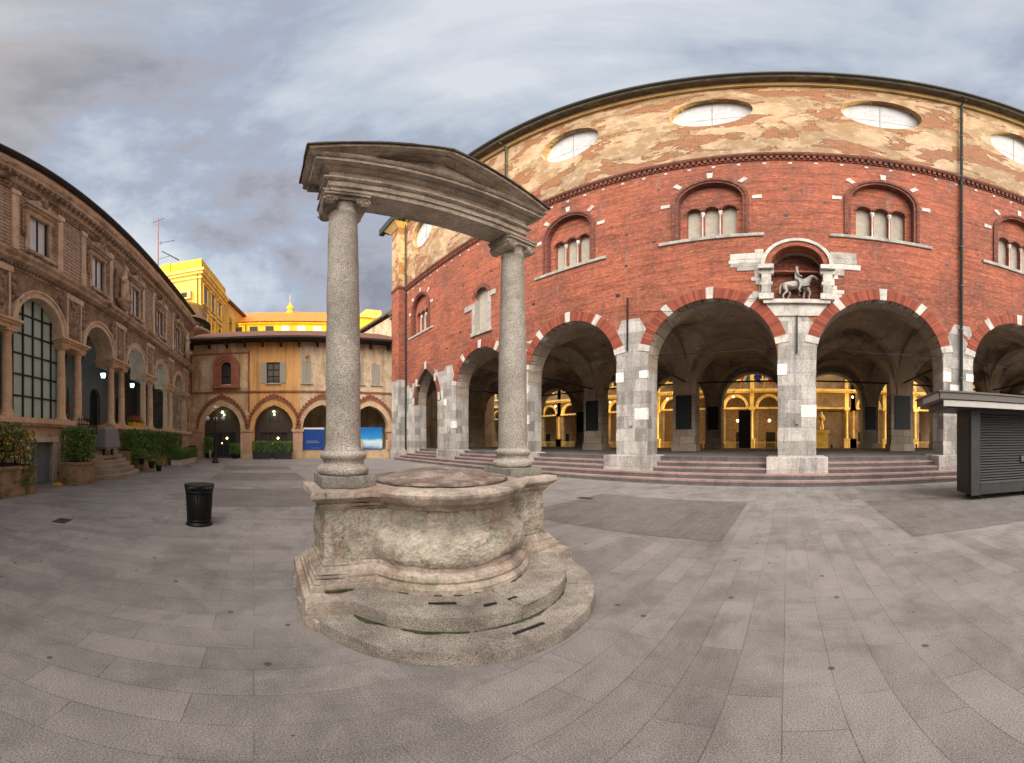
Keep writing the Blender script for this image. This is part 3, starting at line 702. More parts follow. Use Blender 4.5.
for k, c in enumerate((bays[16], bays[15], bays[13], bays[17], bays[11])):
    l = thing('hanging_lantern', 'lit lantern hanging in an arch of the golden palace beyond the hall', 'lantern', (c, 39.6, 3.9), group='lanterns glowing in the far palace arches')
    B().ball((0, 0, 0), .16, 8).o('lamp', 'lamp_warm', l); B().tube([(0, 0, .15), (0, 0, 3.3)], .015, 5).o('rod', 'black', l)
    ld = bpy.data.lights.new('lantern_light', 'POINT'); ld.energy = 70; ld.color = (1, .62, .25); ld.shadow_soft_size = .2
    lo = bpy.data.objects.new('lantern_light', ld); COL.objects.link(lo); lo.parent = l; lo.location = (0, -.3, -.3)
for x in (-29.5, -20.9, -13.4, -5.9, 1.6, 6.95, 14.8):  # lamps added to brighten the far palace columns, in place of floodlights
    l = thing('added_bracket_lamp', 'lit street lantern on a bracket from the golden palace front', 'lantern', (x, 36.2, 6.3), group='bracket lanterns on the far palace front')
    B().ball((0, 0, 0), .11, 8).o('lamp', 'lamp_warm', l); B().tube([(0, 0, .1), (0, 0, .6), (0, 1.5, .9)], .03, 6).o('bracket', 'black', l)
    ld = bpy.data.lights.new('lantern_light', 'POINT'); ld.energy = 120; ld.color = (1, .66, .26); ld.shadow_soft_size = .2
    lo = bpy.data.objects.new('lantern_light', ld); COL.objects.link(lo); lo.parent = l; lo.location = (0, -.25, -.2)
# flags
for (x, z, m, lb) in ((-5.3, 7.6, ('flag_red', 'flag_white', 'flag_green'), 'drooping red, white and green flag on the far palace balcony'), (-3.9, 7.7, ('flag_blue',), 'drooping dark blue flag on the far palace balcony'), (-2.7, 7.6, ('flag_white', 'flag_red'), 'drooping white flag with red edge on the far palace balcony')):
    f = thing('flag', lb, 'flag', (x, 37.4, z), group='flags on the far palace')
    B().tube([(0, 0, -.2), (.5, -1.0, 1.5)], .03, 6).o('pole', 'gold_stone', f)
    n = len(m)
    for i, mm in enumerate(m):
        b = B(); vs = []
        for a in range(7):
            for c in range(5):
                t = (i + c / 4) / n; vs.append((.3 + t * .7 + .12 * math.sin(a * 1.3), -.9 + .08 * math.sin(a * 2 + t * 5), 1.35 - a * .17 - t * .35))
        b.add(vs, [(a * 5 + c, a * 5 + c + 1, a * 5 + c + 6, a * 5 + c + 5) for a in range(6) for c in range(4)], 0, True).o('cloth', mm, f)
tot = thing('information_totem', 'tall dark information slab standing in the far street behind the hall', 'sign', (-3.9, 30.5, 0))
B().box(-.55, .55, -.06, .06, .0, 4.3).o('slab', 'kiosk', tot, bevel=.01); B().box(-.6, .6, -.2, .2, 0, .12).o('foot', 'black', tot)
mon = thing('monument_statue', 'statue on a tall pedestal beside the far palace portal', 'statue', (3.3, 33.5, 0))
B().box(-.9, .9, -.9, .9, 0, .5).box(-.6, .6, -.6, .6, .5, 2.3).box(-.75, .75, -.75, .75, 2.3, 2.55).o('pedestal', 'gold_stone', mon)
skin_mesh('figure', [('b', [((0, 0, .95), .2, 'hip'), ((0, 0, 1.25), .2), ((0, 0, 1.5), .2, 'sh'), ((0, 0, 1.66), .08), ((0, 0, 1.8), .12), ((0, 0, 1.92), .09)]), ('r', ['hip', ((.1, 0, .5), .15), ((.12, 0, .1), .12)]), ('l', ['hip', ((-.1, 0, .5), .15), ((-.12, -.05, .1), .12)]), ('a', ['sh', ((.26, 0, 1.4), .09), ((.3, -.1, 1.1), .07), ((.15, -.25, 1.15), .05)]), ('c', ['sh', ((-.26, 0, 1.4), .09), ((-.3, -.05, 1.1), .07), ((-.25, -.15, .85), .05)])], 'gold_stone', mon, loc=(0, 0, 2.5))
bl = thing('bollard', 'black iron bollard standing in the far street behind the hall', 'bollard', (0, 0, 0), group='bollards along the far street')
B().lathe([(.13, 0), (.13, .1), (.09, .14), (.08, 1.0), (.11, 1.05), (.11, 1.12), (.04, 1.2)], n=12).o('post', 'black', bl)
spots = [(-13.6, 31), (-8.1, 31), (-7.3, 31), (-6.3, 31), (4.0, 31), (7.1, 31), (9.6, 31), (12.3, 31), (-18.5, 31), (-22.0, 31)]
for i, (x, y) in enumerate(spots):
    o = bl if i == 0 else copy_tree(bl); o.location = (x, y, 0)
# mauve house seen through the western bay
mh = thing('mauve_house', 'mauve house with lit yellow windows seen through the pointed arch', 'house', (-47, 24, 0))
B().box(-6, 6, 0, 10, 0, 9).o('wall', 'purple', mh)
b = B()
for x in (-4, -2, 0, 2, 4): b.box(x - .45, x + .45, -.03, .02, 2.2, 3.6).box(x - .45, x + .45, -.03, .02, 4.6, 6.4)
b.o('window', 'lit_window', mh); B().box(-6, 6, -.05, 0, 0, 1.7).o('shopfront', 'black', mh)
# ================================================================== colonnaded palace on the south side
PROT = math.radians(175.96)
pal = thing('colonnaded_palace', 'brown baroque palace with paired columns, round arches, carved reliefs and a deep curved-looking cornice', 'palace', (0, -7.8, 0), PROT)
def pw(u, y, z=0): return Vector((0, -7.8, 0)) + Matrix.Rotation(PROT, 3, 'Z') @ Vector((u, y, z))
UB = [9.72 + 4.09 * k for k in range(-4, 5)]; UP = [7.67 + 4.09 * k for k in range(-3, 6)]
U0, U1 = -7.0, 29.9
# plinth with basement door
B().slab([(U0, 0), (U1, 0), (U1, 2.1), (U0, 2.1)], [rect(9.15, 10.35, -.1, 1.46), rect(12.6, 15.0, -.1, 3)], -.1, .7, side_mi=None).o('plinth', 'pal_stone', pal)
B().box(U0, 12.6, -.3, .8, 2.1, 2.28).box(15.0, U1, -.3, .8, 2.1, 2.28).box(U0, 12.6, -.22, .8, 2.02, 2.1).box(15.0, U1, -.22, .8, 2.02, 2.1).box(U0, 8.9, -.2, -.1, 0, .25).o('plinth_ledge', 'pal_col', pal)
d = B().box(9.15, 9.74, .02, .09, .02, 1.44).box(9.76, 10.35, .02, .09, .02, 1.44).o('door', 'door_grey', pal)
B().box(8.95, 9.14, -.16, .3, 0, 1.46).box(10.36, 10.58, -.16, .3, 0, 1.46).box(8.9, 10.65, -.2, .3, 1.46, 1.66).o('frame', 'pal_light', d)
for u in UP:     # pilaster strips under the columns
    if u < 28: B().box(u - .8, u + .8, -.2, -.1, 0, 2.02).o('plinth_pilaster', 'pal_stone', pal)
prof = [(.25, 0), (.25, .06), (.23, .1), (.20, .14), (.215, .2), (.175, .26), (.178, .9), (.172, 1.6), (.15, 2.62), (.17, 2.66), (.15, 2.7), (.15, 2.76), (.2, 2.84), (.22, 2.86)]
def column(u):
    g = B().lathe(prof, (u, .1, 2.29), 18).o('column', 'pal_col', pal)
    B().box(u - .26, u + .26, -.16, .36, 2.28, 2.34).o('base', 'pal_col', g); B().box(u - .24, u + .24, -.14, .34, 5.15, 5.24).o('abacus', 'pal_col', g)
for u in UP:
    if u < 28: column(u - .58); column(u + .58)
    B().box(u - .86, u + .86, -.16, .8, 5.24, 5.38).box(u - .92, u + .92, -.24, .8, 5.38, 5.46).box(u - .98, u + .98, -.32, .8, 5.46, 5.55).o('impost', 'pal_col', pal)
B().box(27.3, 29.9, -.0, 1.2, 2.28, 5.24).box(27.6, 28.4, -.15, 0, 2.28, 5.24).box(29.1, 29.85, -.15, 0, 2.28, 5.24).o('end_pier', 'pal_stone', pal)
B().slab([(U0, 5.5), (U1, 5.5), (U1, 7.75), (U0, 7.75)], [arch(u, 2.46, 5.55, 5.4) for u in UB], -.02, .8, side_mi=1).o('arcade_wall', ['pal_dark', 'pal_light'], pal)
for u in UB:
    B().ring(u, 5.55, 1.22, 1.42, 0, 180, -.16, .2, 26).ring(u, 5.55, 1.42, 1.5, 0, 180, -.22, .1, 26).o('archivolt', 'pal_light', pal)
rr = random.Random(21)
def relief(name, u0, u1, z0, z1, y, n, r0=.06, r1=.16, mat='relief'):
    b = B().box(u0, u1, y, y + .06, z0, z1)
    for _ in range(n):
        r = rr.uniform(r0, r1); x = rr.uniform(u0 + r, u1 - r); z = rr.uniform(z0 + r, z1 - r)
        b.lathe([(r * .2, -r * 1.5), (r * .8, -r * .7), (r, 0), (r * .7, r * .8), (r * .2, r * 1.4)], (x, y, z), 8)
    return b.o(name, mat, pal)
for u in UP:
    if u < 5: continue
    relief('carved_relief', u - .42, u + .42, 5.7, 7.3, -.1, 34)
    B().box(u - .52, u - .42, -.16, 0, 5.55, 7.6).box(u + .42, u + .52, -.16, 0, 5.55, 7.6).box(u - .6, u + .6, -.2, 0, 7.35, 7.6).o('relief_frame', 'pal_light', pal)
    for s in (-1, 1):
        b = B()
        for _ in range(9):
            r = rr.uniform(.06, .13); b.lathe([(r * .2, -r * 1.5), (r * .9, -r * .6), (r, 0), (r * .7, r), (r * .1, r * 1.5)], (u + s * rr.uniform(.62, .95), -.1, rr.uniform(6.4, 7.3)), 8)
        b.o('spandrel_carving', 'relief', pal)
B().sweep([(0, 7.6), (-.1, 7.62), (-.14, 7.74), (-.4, 7.80), (-.44, 7.9), (-.55, 7.98), (-.58, 8.08), (0, 8.14)], U0, U1).o('middle_cornice', 'pal_stone', pal)
b = B(); u = U0
while u < U1: b.box(u, u + .09, -.22, -.05, 7.66, 7.78); u += .18
b.o('dentils', 'pal_dark', pal)
B().slab([(U0, 8.1), (U1, 8.1), (U1, 12.0), (U0, 12.0)], [rect(u - .52, u + .52, 8.75, 10.6) for u in UB], 0, .5).o('upper_wall', 'pal_wall', pal)
for u in UB:
    if u < 3: continue
    g = B().box(u - .52, u + .52, .09, .13, 8.75, 10.6).o('window', 'glass_pale', pal)
    B().box(u - .03, u + .03, .05, .09, 8.75, 10.6).box(u - .51, u - .44, .05, .09, 8.76, 10.6).box(u + .44, u + .51, .05, .09, 8.76, 10.6).box(u - .44, u + .44, .055, .09, 8.76, 8.84).o('sash', ['wood'], g)
    b = B().box(u - .74, u - .525, -.06, .2, 8.6, 10.75).box(u + .525, u + .74, -.06, .2, 8.6, 10.75).box(u - .74, u + .74, -.09, .2, 10.61, 10.85)
    b.box(u - .8, u + .8, -.3, .1, 8.5, 8.64).box(u - .7, u - .5, -.22, .0, 8.25, 8.5).box(u + .5, u + .7, -.22, .0, 8.25, 8.5)
    b.prism([(u - .95, 10.95), (u + .95, 10.95), (u + .95, 11.05), (u + .25, 11.4), (u + .2, 11.3), (u - .2, 11.3), (u - .25, 11.4), (u - .95, 11.05)], -.3, 0)
    b.box(u - .9, u + .9, -.2, 0, 10.85, 10.95).o('frame', 'pal_stone', g)
    relief('window_carving', u - .18, u + .18, 11.1, 11.75, -.3, 8, .06, .12)
    for s in (-1, 1): relief('side_carving', u + s * .82 - .1, u + s * .82 + .1, 9.4, 10.7, -.1, 12, .05, .09)
    B().box(u - 1.38, u - 1.06, -.07, 0, 8.14, 11.5).box(u + 1.06, u + 1.38, -.07, 0, 8.14, 11.5).box(u - 1.43, u - 1.01, -.12, 0, 11.3, 11.55).box(u + 1.01, u + 1.43, -.12, 0, 11.3, 11.55).box(u - 1.43, u - 1.01, -.12, 0, 8.14, 8.4).box(u + 1.01, u + 1.43, -.12, 0, 8.14, 8.4).o('pilaster', 'pal_light', pal)
b = B(); u = U0 + .2
while u < U1 - .2:
    r = rr.uniform(.07, .13); b.lathe([(r * .2, -r), (r, 0), (r * .2, r)], (u, -.06, 11.72 + rr.uniform(-.06, .06)), 8); u += .2
b.box(U0, U1, -.08, 0, 11.56, 11.62).o('frieze_carving', 'relief', pal)
B().sweep([(0, 11.9), (-.14, 11.92), (-.2, 12.02), (-.28, 12.08), (-.26, 12.16), (-.48, 12.2), (-.50, 12.34), (-.56, 12.4), (-.6, 12.5), (0, 12.56)], U0, U1 + .4).o('main_cornice', 'pal_stone', pal)
b = B(); u = U0 + .1
while u < U1: b.box(u, u + .12, -.44, -.2, 12.04, 12.19); u += .3
b.o('modillions', 'pal_dark', pal)
B().box(U0, U1, -.22, .5, 12.56, 13.34).o('attic', 'pal_light', pal)
B().sweep([(.5, 13.34), (-.42, 13.34), (-.5, 13.4), (-.5, 13.46), (.5, 13.5)], U0, U1 + .2).o('roof_edge', 'gutter', pal)
B().add([(U0, -.5, 13.49), (U1, -.5, 13.49), (U1, 12, 13.9), (U0, 12, 13.9)], [(0, 1, 2, 3)]).box(U0, U1, 8.0, 12, 0, 13.6).box(U0, U0 + .4, .8, 12, 0, 13.6).box(U1 - .4, U1, 1.2, 12, 0, 13.6).box(U0, U1, .5, 8, 7.9, 8.1).o('body', 'pal_wall', pal)
# loggia
B().box(U0, U1, .7, 8, 1.9, 2.25).o('loggia_floor', 'step_dark', pal)
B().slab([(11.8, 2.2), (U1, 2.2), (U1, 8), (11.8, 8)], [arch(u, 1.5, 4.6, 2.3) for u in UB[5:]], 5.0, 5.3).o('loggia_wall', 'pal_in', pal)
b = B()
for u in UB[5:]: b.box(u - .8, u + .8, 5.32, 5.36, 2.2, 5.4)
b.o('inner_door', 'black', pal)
for u in UB[5:]:
    b = B(); n = 14; vs = []
    for a in range(n + 1):
        for c in range(n + 1):
            p, q = 2 * a / n - 1, 2 * c / n - 1; vs.append((u + p * 2.04, .8 + 4.2 * c / n, 5.5 + 1.9 * max(math.sqrt(max(0, 1 - p * p)), math.sqrt(max(0, 1 - q * q)))))
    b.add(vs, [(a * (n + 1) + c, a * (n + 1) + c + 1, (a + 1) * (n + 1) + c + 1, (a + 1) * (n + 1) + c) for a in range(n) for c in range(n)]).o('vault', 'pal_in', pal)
# big glazed bays
for u in UB[1:5]:
    g = B().box(u - 1.5, u + 1.5, .30, .33, 2.28, 7.2).o('glazed_arch', 'glass_frost', pal)
    b = B()
    for k in range(-2, 3): b.box(u + k * .52 - .035, u + k * .52 + .035, .25, .30, 2.28, 7.0)
    for k in range(7): b.box(u - 1.5, u + 1.5, .26, .30, 2.28 + k * .76, 2.34 + k * .76)
    b.o('glazing_bars', 'black', g)
for u in UP[2:5]: B().box(u - .4, u + .4, .52, .56, 2.28, 5.24).o('side_pane', 'glass_dark', pal)
# stairs
b = B(); sc = 13.55
for i in range(7):
    rx, ry = 2.45 - .19 * i, 1.72 - .22 * i; n = 26
    pts = [(sc + .03 * i + rx * math.cos(PI + PI * k / n), -.12 + ry * math.sin(PI + PI * k / n)) for k in range(n + 1)]
    b.prism(pts, .18 * i, .18 * (i + 1), 0, 'z')
for i in range(5): b.box(12.61, 14.99, -.1 + .3 * i - (.02 if i == 0 else 0), 3, 1.26 + .18 * i if i else .9, 1.26 + .18 * (i + 1))
b.o('entrance_steps', 'step_warm', pal, bevel=.015)
st = B().box(11.25, 11.55, -.9, -.1, 0, 1.1).box(15.15, 15.5, -.95, -.1, 0, 1.0).o('stair_cheek', 'mossy', pal, bevel=.03)
# statues on brackets
def statue(u, lab, z=8.95):
    t = thing('wall_statue', lab, 'statue', tuple(pw(u, -.38, z)), PROT, 'statues on the palace facade')
    B().lathe([(.05, -.7), (.2, -.5), (.3, -.2), (.42, -.12), (.42, 0), (.3, .02)], (0, 0, 0), 14).o('bracket', 'pal_stone', t)
    skin_mesh('figure', [('b', [((0, 0, .75), .21, 'hip'), ((.02, 0, 1.05), .19), ((0, 0, 1.32), .21, 'sh'), ((0, -.02, 1.5), .08), ((0, -.04, 1.64), .115), ((0, -.04, 1.76), .09)]),
        ('r', ['hip', ((.13, -.04, .45), .16), ((.15, 0, .06), .14)]), ('l', ['hip', ((-.12, 0, .45), .16), ((-.13, .03, .06), .14)]),
        ('a', ['sh', ((.28, 0, 1.22), .10), ((.34, -.1, .95), .075), ((.15, -.26, 1.0), .06)]), ('c', ['sh', ((-.27, 0, 1.22), .10), ((-.36, -.1, 1.0), .075), ((-.2, -.25, 1.2), .06)])], 'pal_light', t)
    B().prism(arch(0, 1.0, 1.55, .0), .2, .34).o('niche_back', 'pal_dark', t)
statue(UP[4] + 4.09 - .0, 'pale stone figure on a wall bracket between the second and third palace windows')
statue(27.6, 'pale stone figure on a bracket at the palace end beside the gothic house')
# lanterns in the loggia
for u, lb in ((17.87, 'glowing pale blue lantern hanging in the loggia arch above the steps'), (21.96, 'glowing pale blue lantern hanging in the arch behind the long hedge')):
    l = thing('loggia_lantern', lb, 'lantern', tuple(pw(u, 2.0, 5.35)), PROT, 'lanterns in the palace loggia')
    B().frustum((-.07, .07, -.07, .07), -.12, (-.11, .11, -.11, .11), .14).o('lamp', 'lamp_cool', l)
    B().tube([(0, 0, .3), (0, 0, 2.05)], .015, 6).frustum((-.19, .19, -.19, .19), .16, (-.03, .03, -.03, .03), .32).box(-.08, .08, -.08, .08, -.16, -.125).o('hood', 'black', l)
    ld = bpy.data.lights.new('lantern_light', 'POINT'); ld.energy = 25; ld.color = (.65, .9, 1.0); ld.shadow_soft_size = .15
    lo = bpy.data.objects.new('lantern_light', ld); COL.objects.link(lo); lo.parent = l; lo.location = (0, 0, -.45)
# planters in front
def planter(name, lab, u0, u1, y0, y1, z, mat='mossy', hedge=None, cat='planter', leaf='leaf', n=4000, sz=.05, trail=False):
    c = pw((u0 + u1) / 2, (y0 + y1) / 2); t = thing(name, lab, cat, tuple(c), PROT)
    w, d = (u1 - u0) / 2, (y1 - y0) / 2
    B().box(-w, w, -d, d, 0, z - .06).box(-w - .02, w + .02, -d - .03, d + .02, z - .1, z).box(-w + .04, w - .04, -d + .05, d - .05, z - .02, z + .02, 1).o('box', [mat, 'twig'], t, bevel=.02)
    if hedge:
        bxs = [(-w + h[0], -w + h[1], -d + h[2], d - .02, h[3], h[4]) for h in hedge]
        b = B(); leaves(b, bxs, n, sz, 0, seed=int(u0 * 7)); o = b.o('foliage', leaf, t)
        b = B(); r2 = random.Random(3)
        for h in bxs:
            for _ in range(int((h[1] - h[0]) * 9)):
                x = r2.uniform(h[0] + .05, h[1] - .05); y = r2.uniform(h[2] + .08, h[3] - .08); b.tube([(x, y, z - .05), (x + r2.uniform(-.1, .1), y, (h[4] + h[5]) / 2), (x + r2.uniform(-.2, .2), y, h[5] - .12)], [.02, .012, .005], 5)
        b.o('stems', 'twig', t)
    return t
t = planter('stone_planter', 'mossy stone planter with a yellow-fruited bush beside the grey basement door', 4.9, 7.9, -1.45, -.25, .82, hedge=[(1.2, 3.0, 0, 1.0, 1.72), (1.5, 2.7, .1, 1.6, 1.95)], leaf='leaf2', n=3200, sz=.055)
b = B(); r2 = random.Random(2)
for _ in range(26): b.ball((r2.uniform(-.2, 1.4), r2.uniform(-.68, -.4), r2.uniform(1.05, 1.8)), .035, 6)
b.o('fruit', 'lemon', t)
b = B(); leaves(b, [(.9, 1.35, -.68, -.6, .25, .95)], 260, .045, 0, 4); b.o('trailing_leaves', 'leaf', t)
planter('stone_planter', 'mossy stone planter with a clipped laurel block before the curved steps', 9.92, 11.0, -1.53, -.75, .78, hedge=[(.08, 1.12, -.03, .86, 1.86)], n=3800, sz=.055)
planter('stone_planter', 'long stone planter with a tall clipped hedge right of the curved steps', 15.7, 23.2, -1.15, -.35, .55, hedge=[(-.3, 7.4, -.1, .5, 1.98)], n=13000, sz=.06)
planter('white_planter', 'low white concrete planter with a small clipped hedge beyond the tall hedge', 20.3, 24.3, -1.95, -1.35, .34, mat='pot_white', hedge=[(.0, 4.0, -.1, .36, .98)], n=5000, sz=.05)
fb = thing('flower_box', 'yellow wooden flower box of red geraniums between the palace columns', 'flower box', tuple(pw(17.9, -.1, 2.28)), PROT)
B().box(-.7, .7, -.15, .15, 0, .24).o('box', 'lemon', fb)
b = B(); leaves(b, [(-.7, .7, -.18, .18, .22, .42)], 500, .05, 0, 5); b.o('leaves', 'leaf', fb)
b = B(); leaves(b, [(-.65, -.2, -.2, .15, .34, .56), (.1, .6, -.2, .15, .34, .56)], 260, .045, 0, 6); b.o('petals', 'flower', fb)
fp = thing('flower_pot', 'pot of red flowers between the two nearest palace columns', 'flower pot', tuple(pw(11.7, .35, 2.28)), PROT)
B().lathe([(.12, 0), (.17, .25), (.18, .27)], n=12).o('pot', 'terracotta', fp)
b = B(); leaves(b, [(-.2, .2, -.2, .2, .25, .5)], 200, .06, 0, 7); b.o('leaves', 'leaf', fp); b = B(); leaves(b, [(-.2, .2, -.2, .2, .42, .6)], 90, .05, 0, 8); b.o('petals', 'flower', fp)
ms = thing('covered_menu_stand', 'grey cloth-covered menu stand standing on the palace steps', 'menu stand', tuple(pw(13.25, -.85, .72)), PROT - .2)
B().frustum((-.52, .52, -.3, .3), .50, (-.40, .40, -.2, .2), 1.25).frustum((-.40, .40, -.2, .2), 1.25, (-.3, .3, -.12, .12), 1.33).o('cover', 'greycloth', ms, bevel=.03)
B().box(-.3, -.24, -.05, .05, 0, .45).box(.24, .3, -.05, .05, 0, .45).box(-.34, .34, -.2, .2, 0, .04).o('stand', 'black', ms)
ir = thing('iron_fence', 'short spiked black iron fence beside the covered menu stand', 'fence', tuple(pw(12.25, -.35, 1.2)), PROT)
b = B()
for k in range(9): b.tube([(-.55 + k * .12, 0, 0), (-.55 + k * .12, 0, 1.15)], .014, 5).lathe([(.03, 1.13), (.001, 1.28)], (-.55 + k * .12, 0, 0), 6)
b.box(-.6, .5, -.015, .015, .2, .24).box(-.6, .5, -.015, .015, .95, .99).o('rails', 'black', ir)
ro = thing('rose_pots', 'dark pots of pink roses standing down the right edge of the curved steps', 'flower pot', tuple(pw(15.75, -1.7, 0)), PROT)
for k, (x, y, z) in enumerate(((-.15, .3, .36), (.25, -.05, .18), (.62, -.3, 0))):
    p = B().lathe([(.11, z), (.16, z + .3), (.17, z + .32)], (x, y, 0), 12).o('pot', 'black', ro)
    b = B(); leaves(b, [(x - .2, x + .2, y - .2, y + .2, z + .3, z + .68)], 200, .05, 0, 20 + k); b.o('leaves', 'leaf', p)
    b = B(); leaves(b, [(x - .16, x + .16, y - .2, y + .1, z + .45, z + .72)], 26, .045, 0, 30 + k); b.o('petals', 'pinkfl', p)
yk = thing('yellow_kerb_ramp', 'low yellow rubber ramp lying beside the basement door', 'ramp', tuple(pw(10.2, -.75, 0)), PROT)
B().frustum((-.5, .5, -.16, .16), 0, (-.46, .46, -.1, .1), .06).o('ramp', 'lemon', yk)

# ================================================================== gothic house
GR = 1.465; GO = Vector((-28.84, 3.06, 0))
gh = thing('gothic_house', 'ochre and cream gothic house with pointed arches, shutters and wide dark eaves', 'house', tuple(GO), GR)
def gw(w, y, z=0): return GO + Matrix.Rotation(GR, 3, 'Z') @ Vector((w, y, z))
AC = [-5.9, -1.38, 2.75, 6.95]
W0, W1 = -9.0, 9.6
def gm(cx, cz): return 0 if cx < -3.55 else (1 if cx < .85 else 2)
B().slab([(W0, 0), (W1, 0), (W1, 10.3), (W0, 10.3)], [pointed(c, 3.3, 2.6, -.1, 2.0) for c in AC] + [arch(-5.5, .86, 8.05, 6.45), rect(-1.98, -.86, 6.5, 8.35), rect(1.05, 1.85, 6.5, 8.35), rect(5.6, 6.4, 6.5, 8.35), rect(7.1, 7.95, 6.5, 8.35)],
    0, .7, gm, [((-3.55, 0), (-3.55, 10.3)), ((.85, 0), (.85, 10.3))], side_mi=None).o('wall', ['goth_cream', 'goth_orange', 'goth_pale'], gh)
for i, c in enumerate(AC):
    o_, i_ = pointed(c, 4.1, 2.6, 2.5, 2.55)[2:], pointed(c, 3.3, 2.6, 2.5, 2.0)[2:]
    b = B(); band(o_, i_, b, -.07, .3); g = b.o('arch_band', 'goth_arch' if i != 1 else 'goth_orange', gh)
    o2 = pointed(c, 4.42, 2.6, 2.5, 2.85)[2:]; b = B(); band(o2, o_, b, -.14, .05)
    for k in range(0, len(o2), 1): b.box(o2[k][0] - .09, o2[k][0] + .09, -.2, 0, o2[k][1] - .02, o2[k][1] + .12)
    b.prism([(c - .35, 5.3), (c + .35, 5.3), (c + .1, 5.6), (c, 5.75), (c - .1, 5.6)], -.16, .0).o('arch_moulding', 'terracotta', g)
for w in (-8.1, -3.64, .68, 4.85, 9.05):
    b = B().box(w - .5, w + .5, -.06, .72, 0, .55, 1).box(w - .42, w + .42, -.045, .71, .55, 2.3, 0).box(w - .52, w + .52, -.12, .75, 2.3, 2.6, 2)
    b.o('pier', ['goth_pink', 'goth_arch', 'goth_arch'], gh)
B().box(W0, W1, -.09, 0, 5.7, 5.84).box(-3.6, -3.45, -.06, 0, 5.84, 9.4).box(-8.7, -3.45, -.06, 0, 9.2, 9.32).box(-8.7, -8.55, -.06, 0, 5.84, 9.2).box(-3.6, -3.45, -.06, 0, 4.0, 5.7).o('string_course', 'terracotta', gh)
g = B().box(-5.95, -5.05, .3, .34, 6.4, 8.5).o('window', 'glass_dark', gh)
B().box(-5.53, -5.47, .22, .3, 6.45, 8.5).box(-5.93, -5.07, .22, .3, 7.25, 7.32).ring(-5.5, 8.05, .36, .44, 0, 180, .2, .3, 12).box(-5.93, -5.86, .2, .3, 6.45, 8.1).box(-5.14, -5.07, .2, .3, 6.45, 8.1).o('sash', 'wood', g)
b = B()
for (r0, r1, y) in ((.43, .62, -.08), (.62, .86, -.14), (.86, 1.16, -.2)): b.ring(-5.5, 8.05, r0, r1, 0, 180, y, .05, 20).box(-5.5 - r1, -5.5 - r0, y, .05, 6.3, 8.05).box(-5.5 + r0, -5.5 + r1, y, .05, 6.3, 8.05)
b.box(-6.75, -4.25, -.26, 0, 6.1, 6.32)
for k in range(12): b.box(-6.6 + k * .185, -6.52 + k * .185, -.18, 0, 5.86, 6.1)
b.o('surround', 'terracotta', g)
def shuttered(x0, x1, closed):
    g = B().box(x0, x1, .3, .34, 6.5, 8.35).o('window', 'glass_dark', gh)
    m = (x0 + x1) / 2
    if not closed:
        B().box(m - .04, m + .04, .2, .3, 6.5, 8.35).box(x0, x1, .22, .3, 7.1, 7.16).box(x0, x1, .22, .3, 7.7, 7.76).box(x0, x0 + .07, .22, .3, 6.5, 8.35).box(x1 - .07, x1, .22, .3, 6.5, 8.35).o('sash', 'wood', g)
    b = B()
    pr = ((x0 - .5, x0 - .02), (x1 + .02, x1 + .5)) if not closed else ((x0, m - .01), (m + .01, x1))
    y = -.07 if not closed else .02
    for (a, c) in pr:
        b.box(a, c, y + .02, y + .05, 6.5, 8.35); b.box(a, a + .06, y, y + .02, 6.5, 8.35).box(c - .06, c, y, y + .02, 6.5, 8.35)
        z = 6.55
        while z < 8.25: b.box(a + .06, c - .06, y, y + .02, z, z + .05); z += .1
    b.o('shutter', 'shut', g); B().box(x0 - .1, x1 + .1, -.12, .1, 6.38, 6.49).o('sill', 'shut', g)
shuttered(-1.98, -.86, False); shuttered(1.05, 1.85, True); shuttered(5.6, 6.4, True); shuttered(7.1, 7.95, True)
B().lathe([(.02, -.02), (.24, -.02), (.24, .06), (.02, .06)], (0, 0, 0), 16, 0, True).o('air_vent', 'goth_pale', gh, loc=(1.4, 0, 8.95), rot=(PI / 2, 0, 0))
B().slab([(W0 - .1, 10.2), (W1 + .6, 10.2), (W1 + .6, 10.32), (W0 - .1, 10.32)], [], -1.15, .0).box(W0 - .1, W1 + .7, -1.28, -1.12, 10.26, 10.42).o('eaves', 'wood', gh)
b = B(); w = W0 + .5
while w < W1: b.box(w - .08, w + .08, -1.0, 0, 10.02, 10.2).box(w - .08, w + .08, -.35, 0, 9.75, 10.02); w += 1.55
b.o('eave_bracket', 'wood', gh)
B().add([(W0 - .1, -1.3, 10.4), (W1 + .7, -1.3, 10.4), (W1 + .3, 5, 12.95), (W0, 5, 12.95), (W1, 11, 10.4), (W0, 11, 10.4)], [(0, 1, 2, 3), (3, 2, 4, 5), (0, 3, 5), (1, 4, 2)]).o('roof', 'tile_dark', gh)
B().box(W0, W0 + .3, .7, 10, 0, 10.3).box(W1 - .3, W1, .7, 10, 0, 10.3).box(W0, W1, 9.7, 10, 0, 10.3).box(W0, W1, .7, 10, 4.9, 5.2).box(W0, W1, 3.4, 3.6, 0, 4.9).o('body', 'goth_pale', gh)
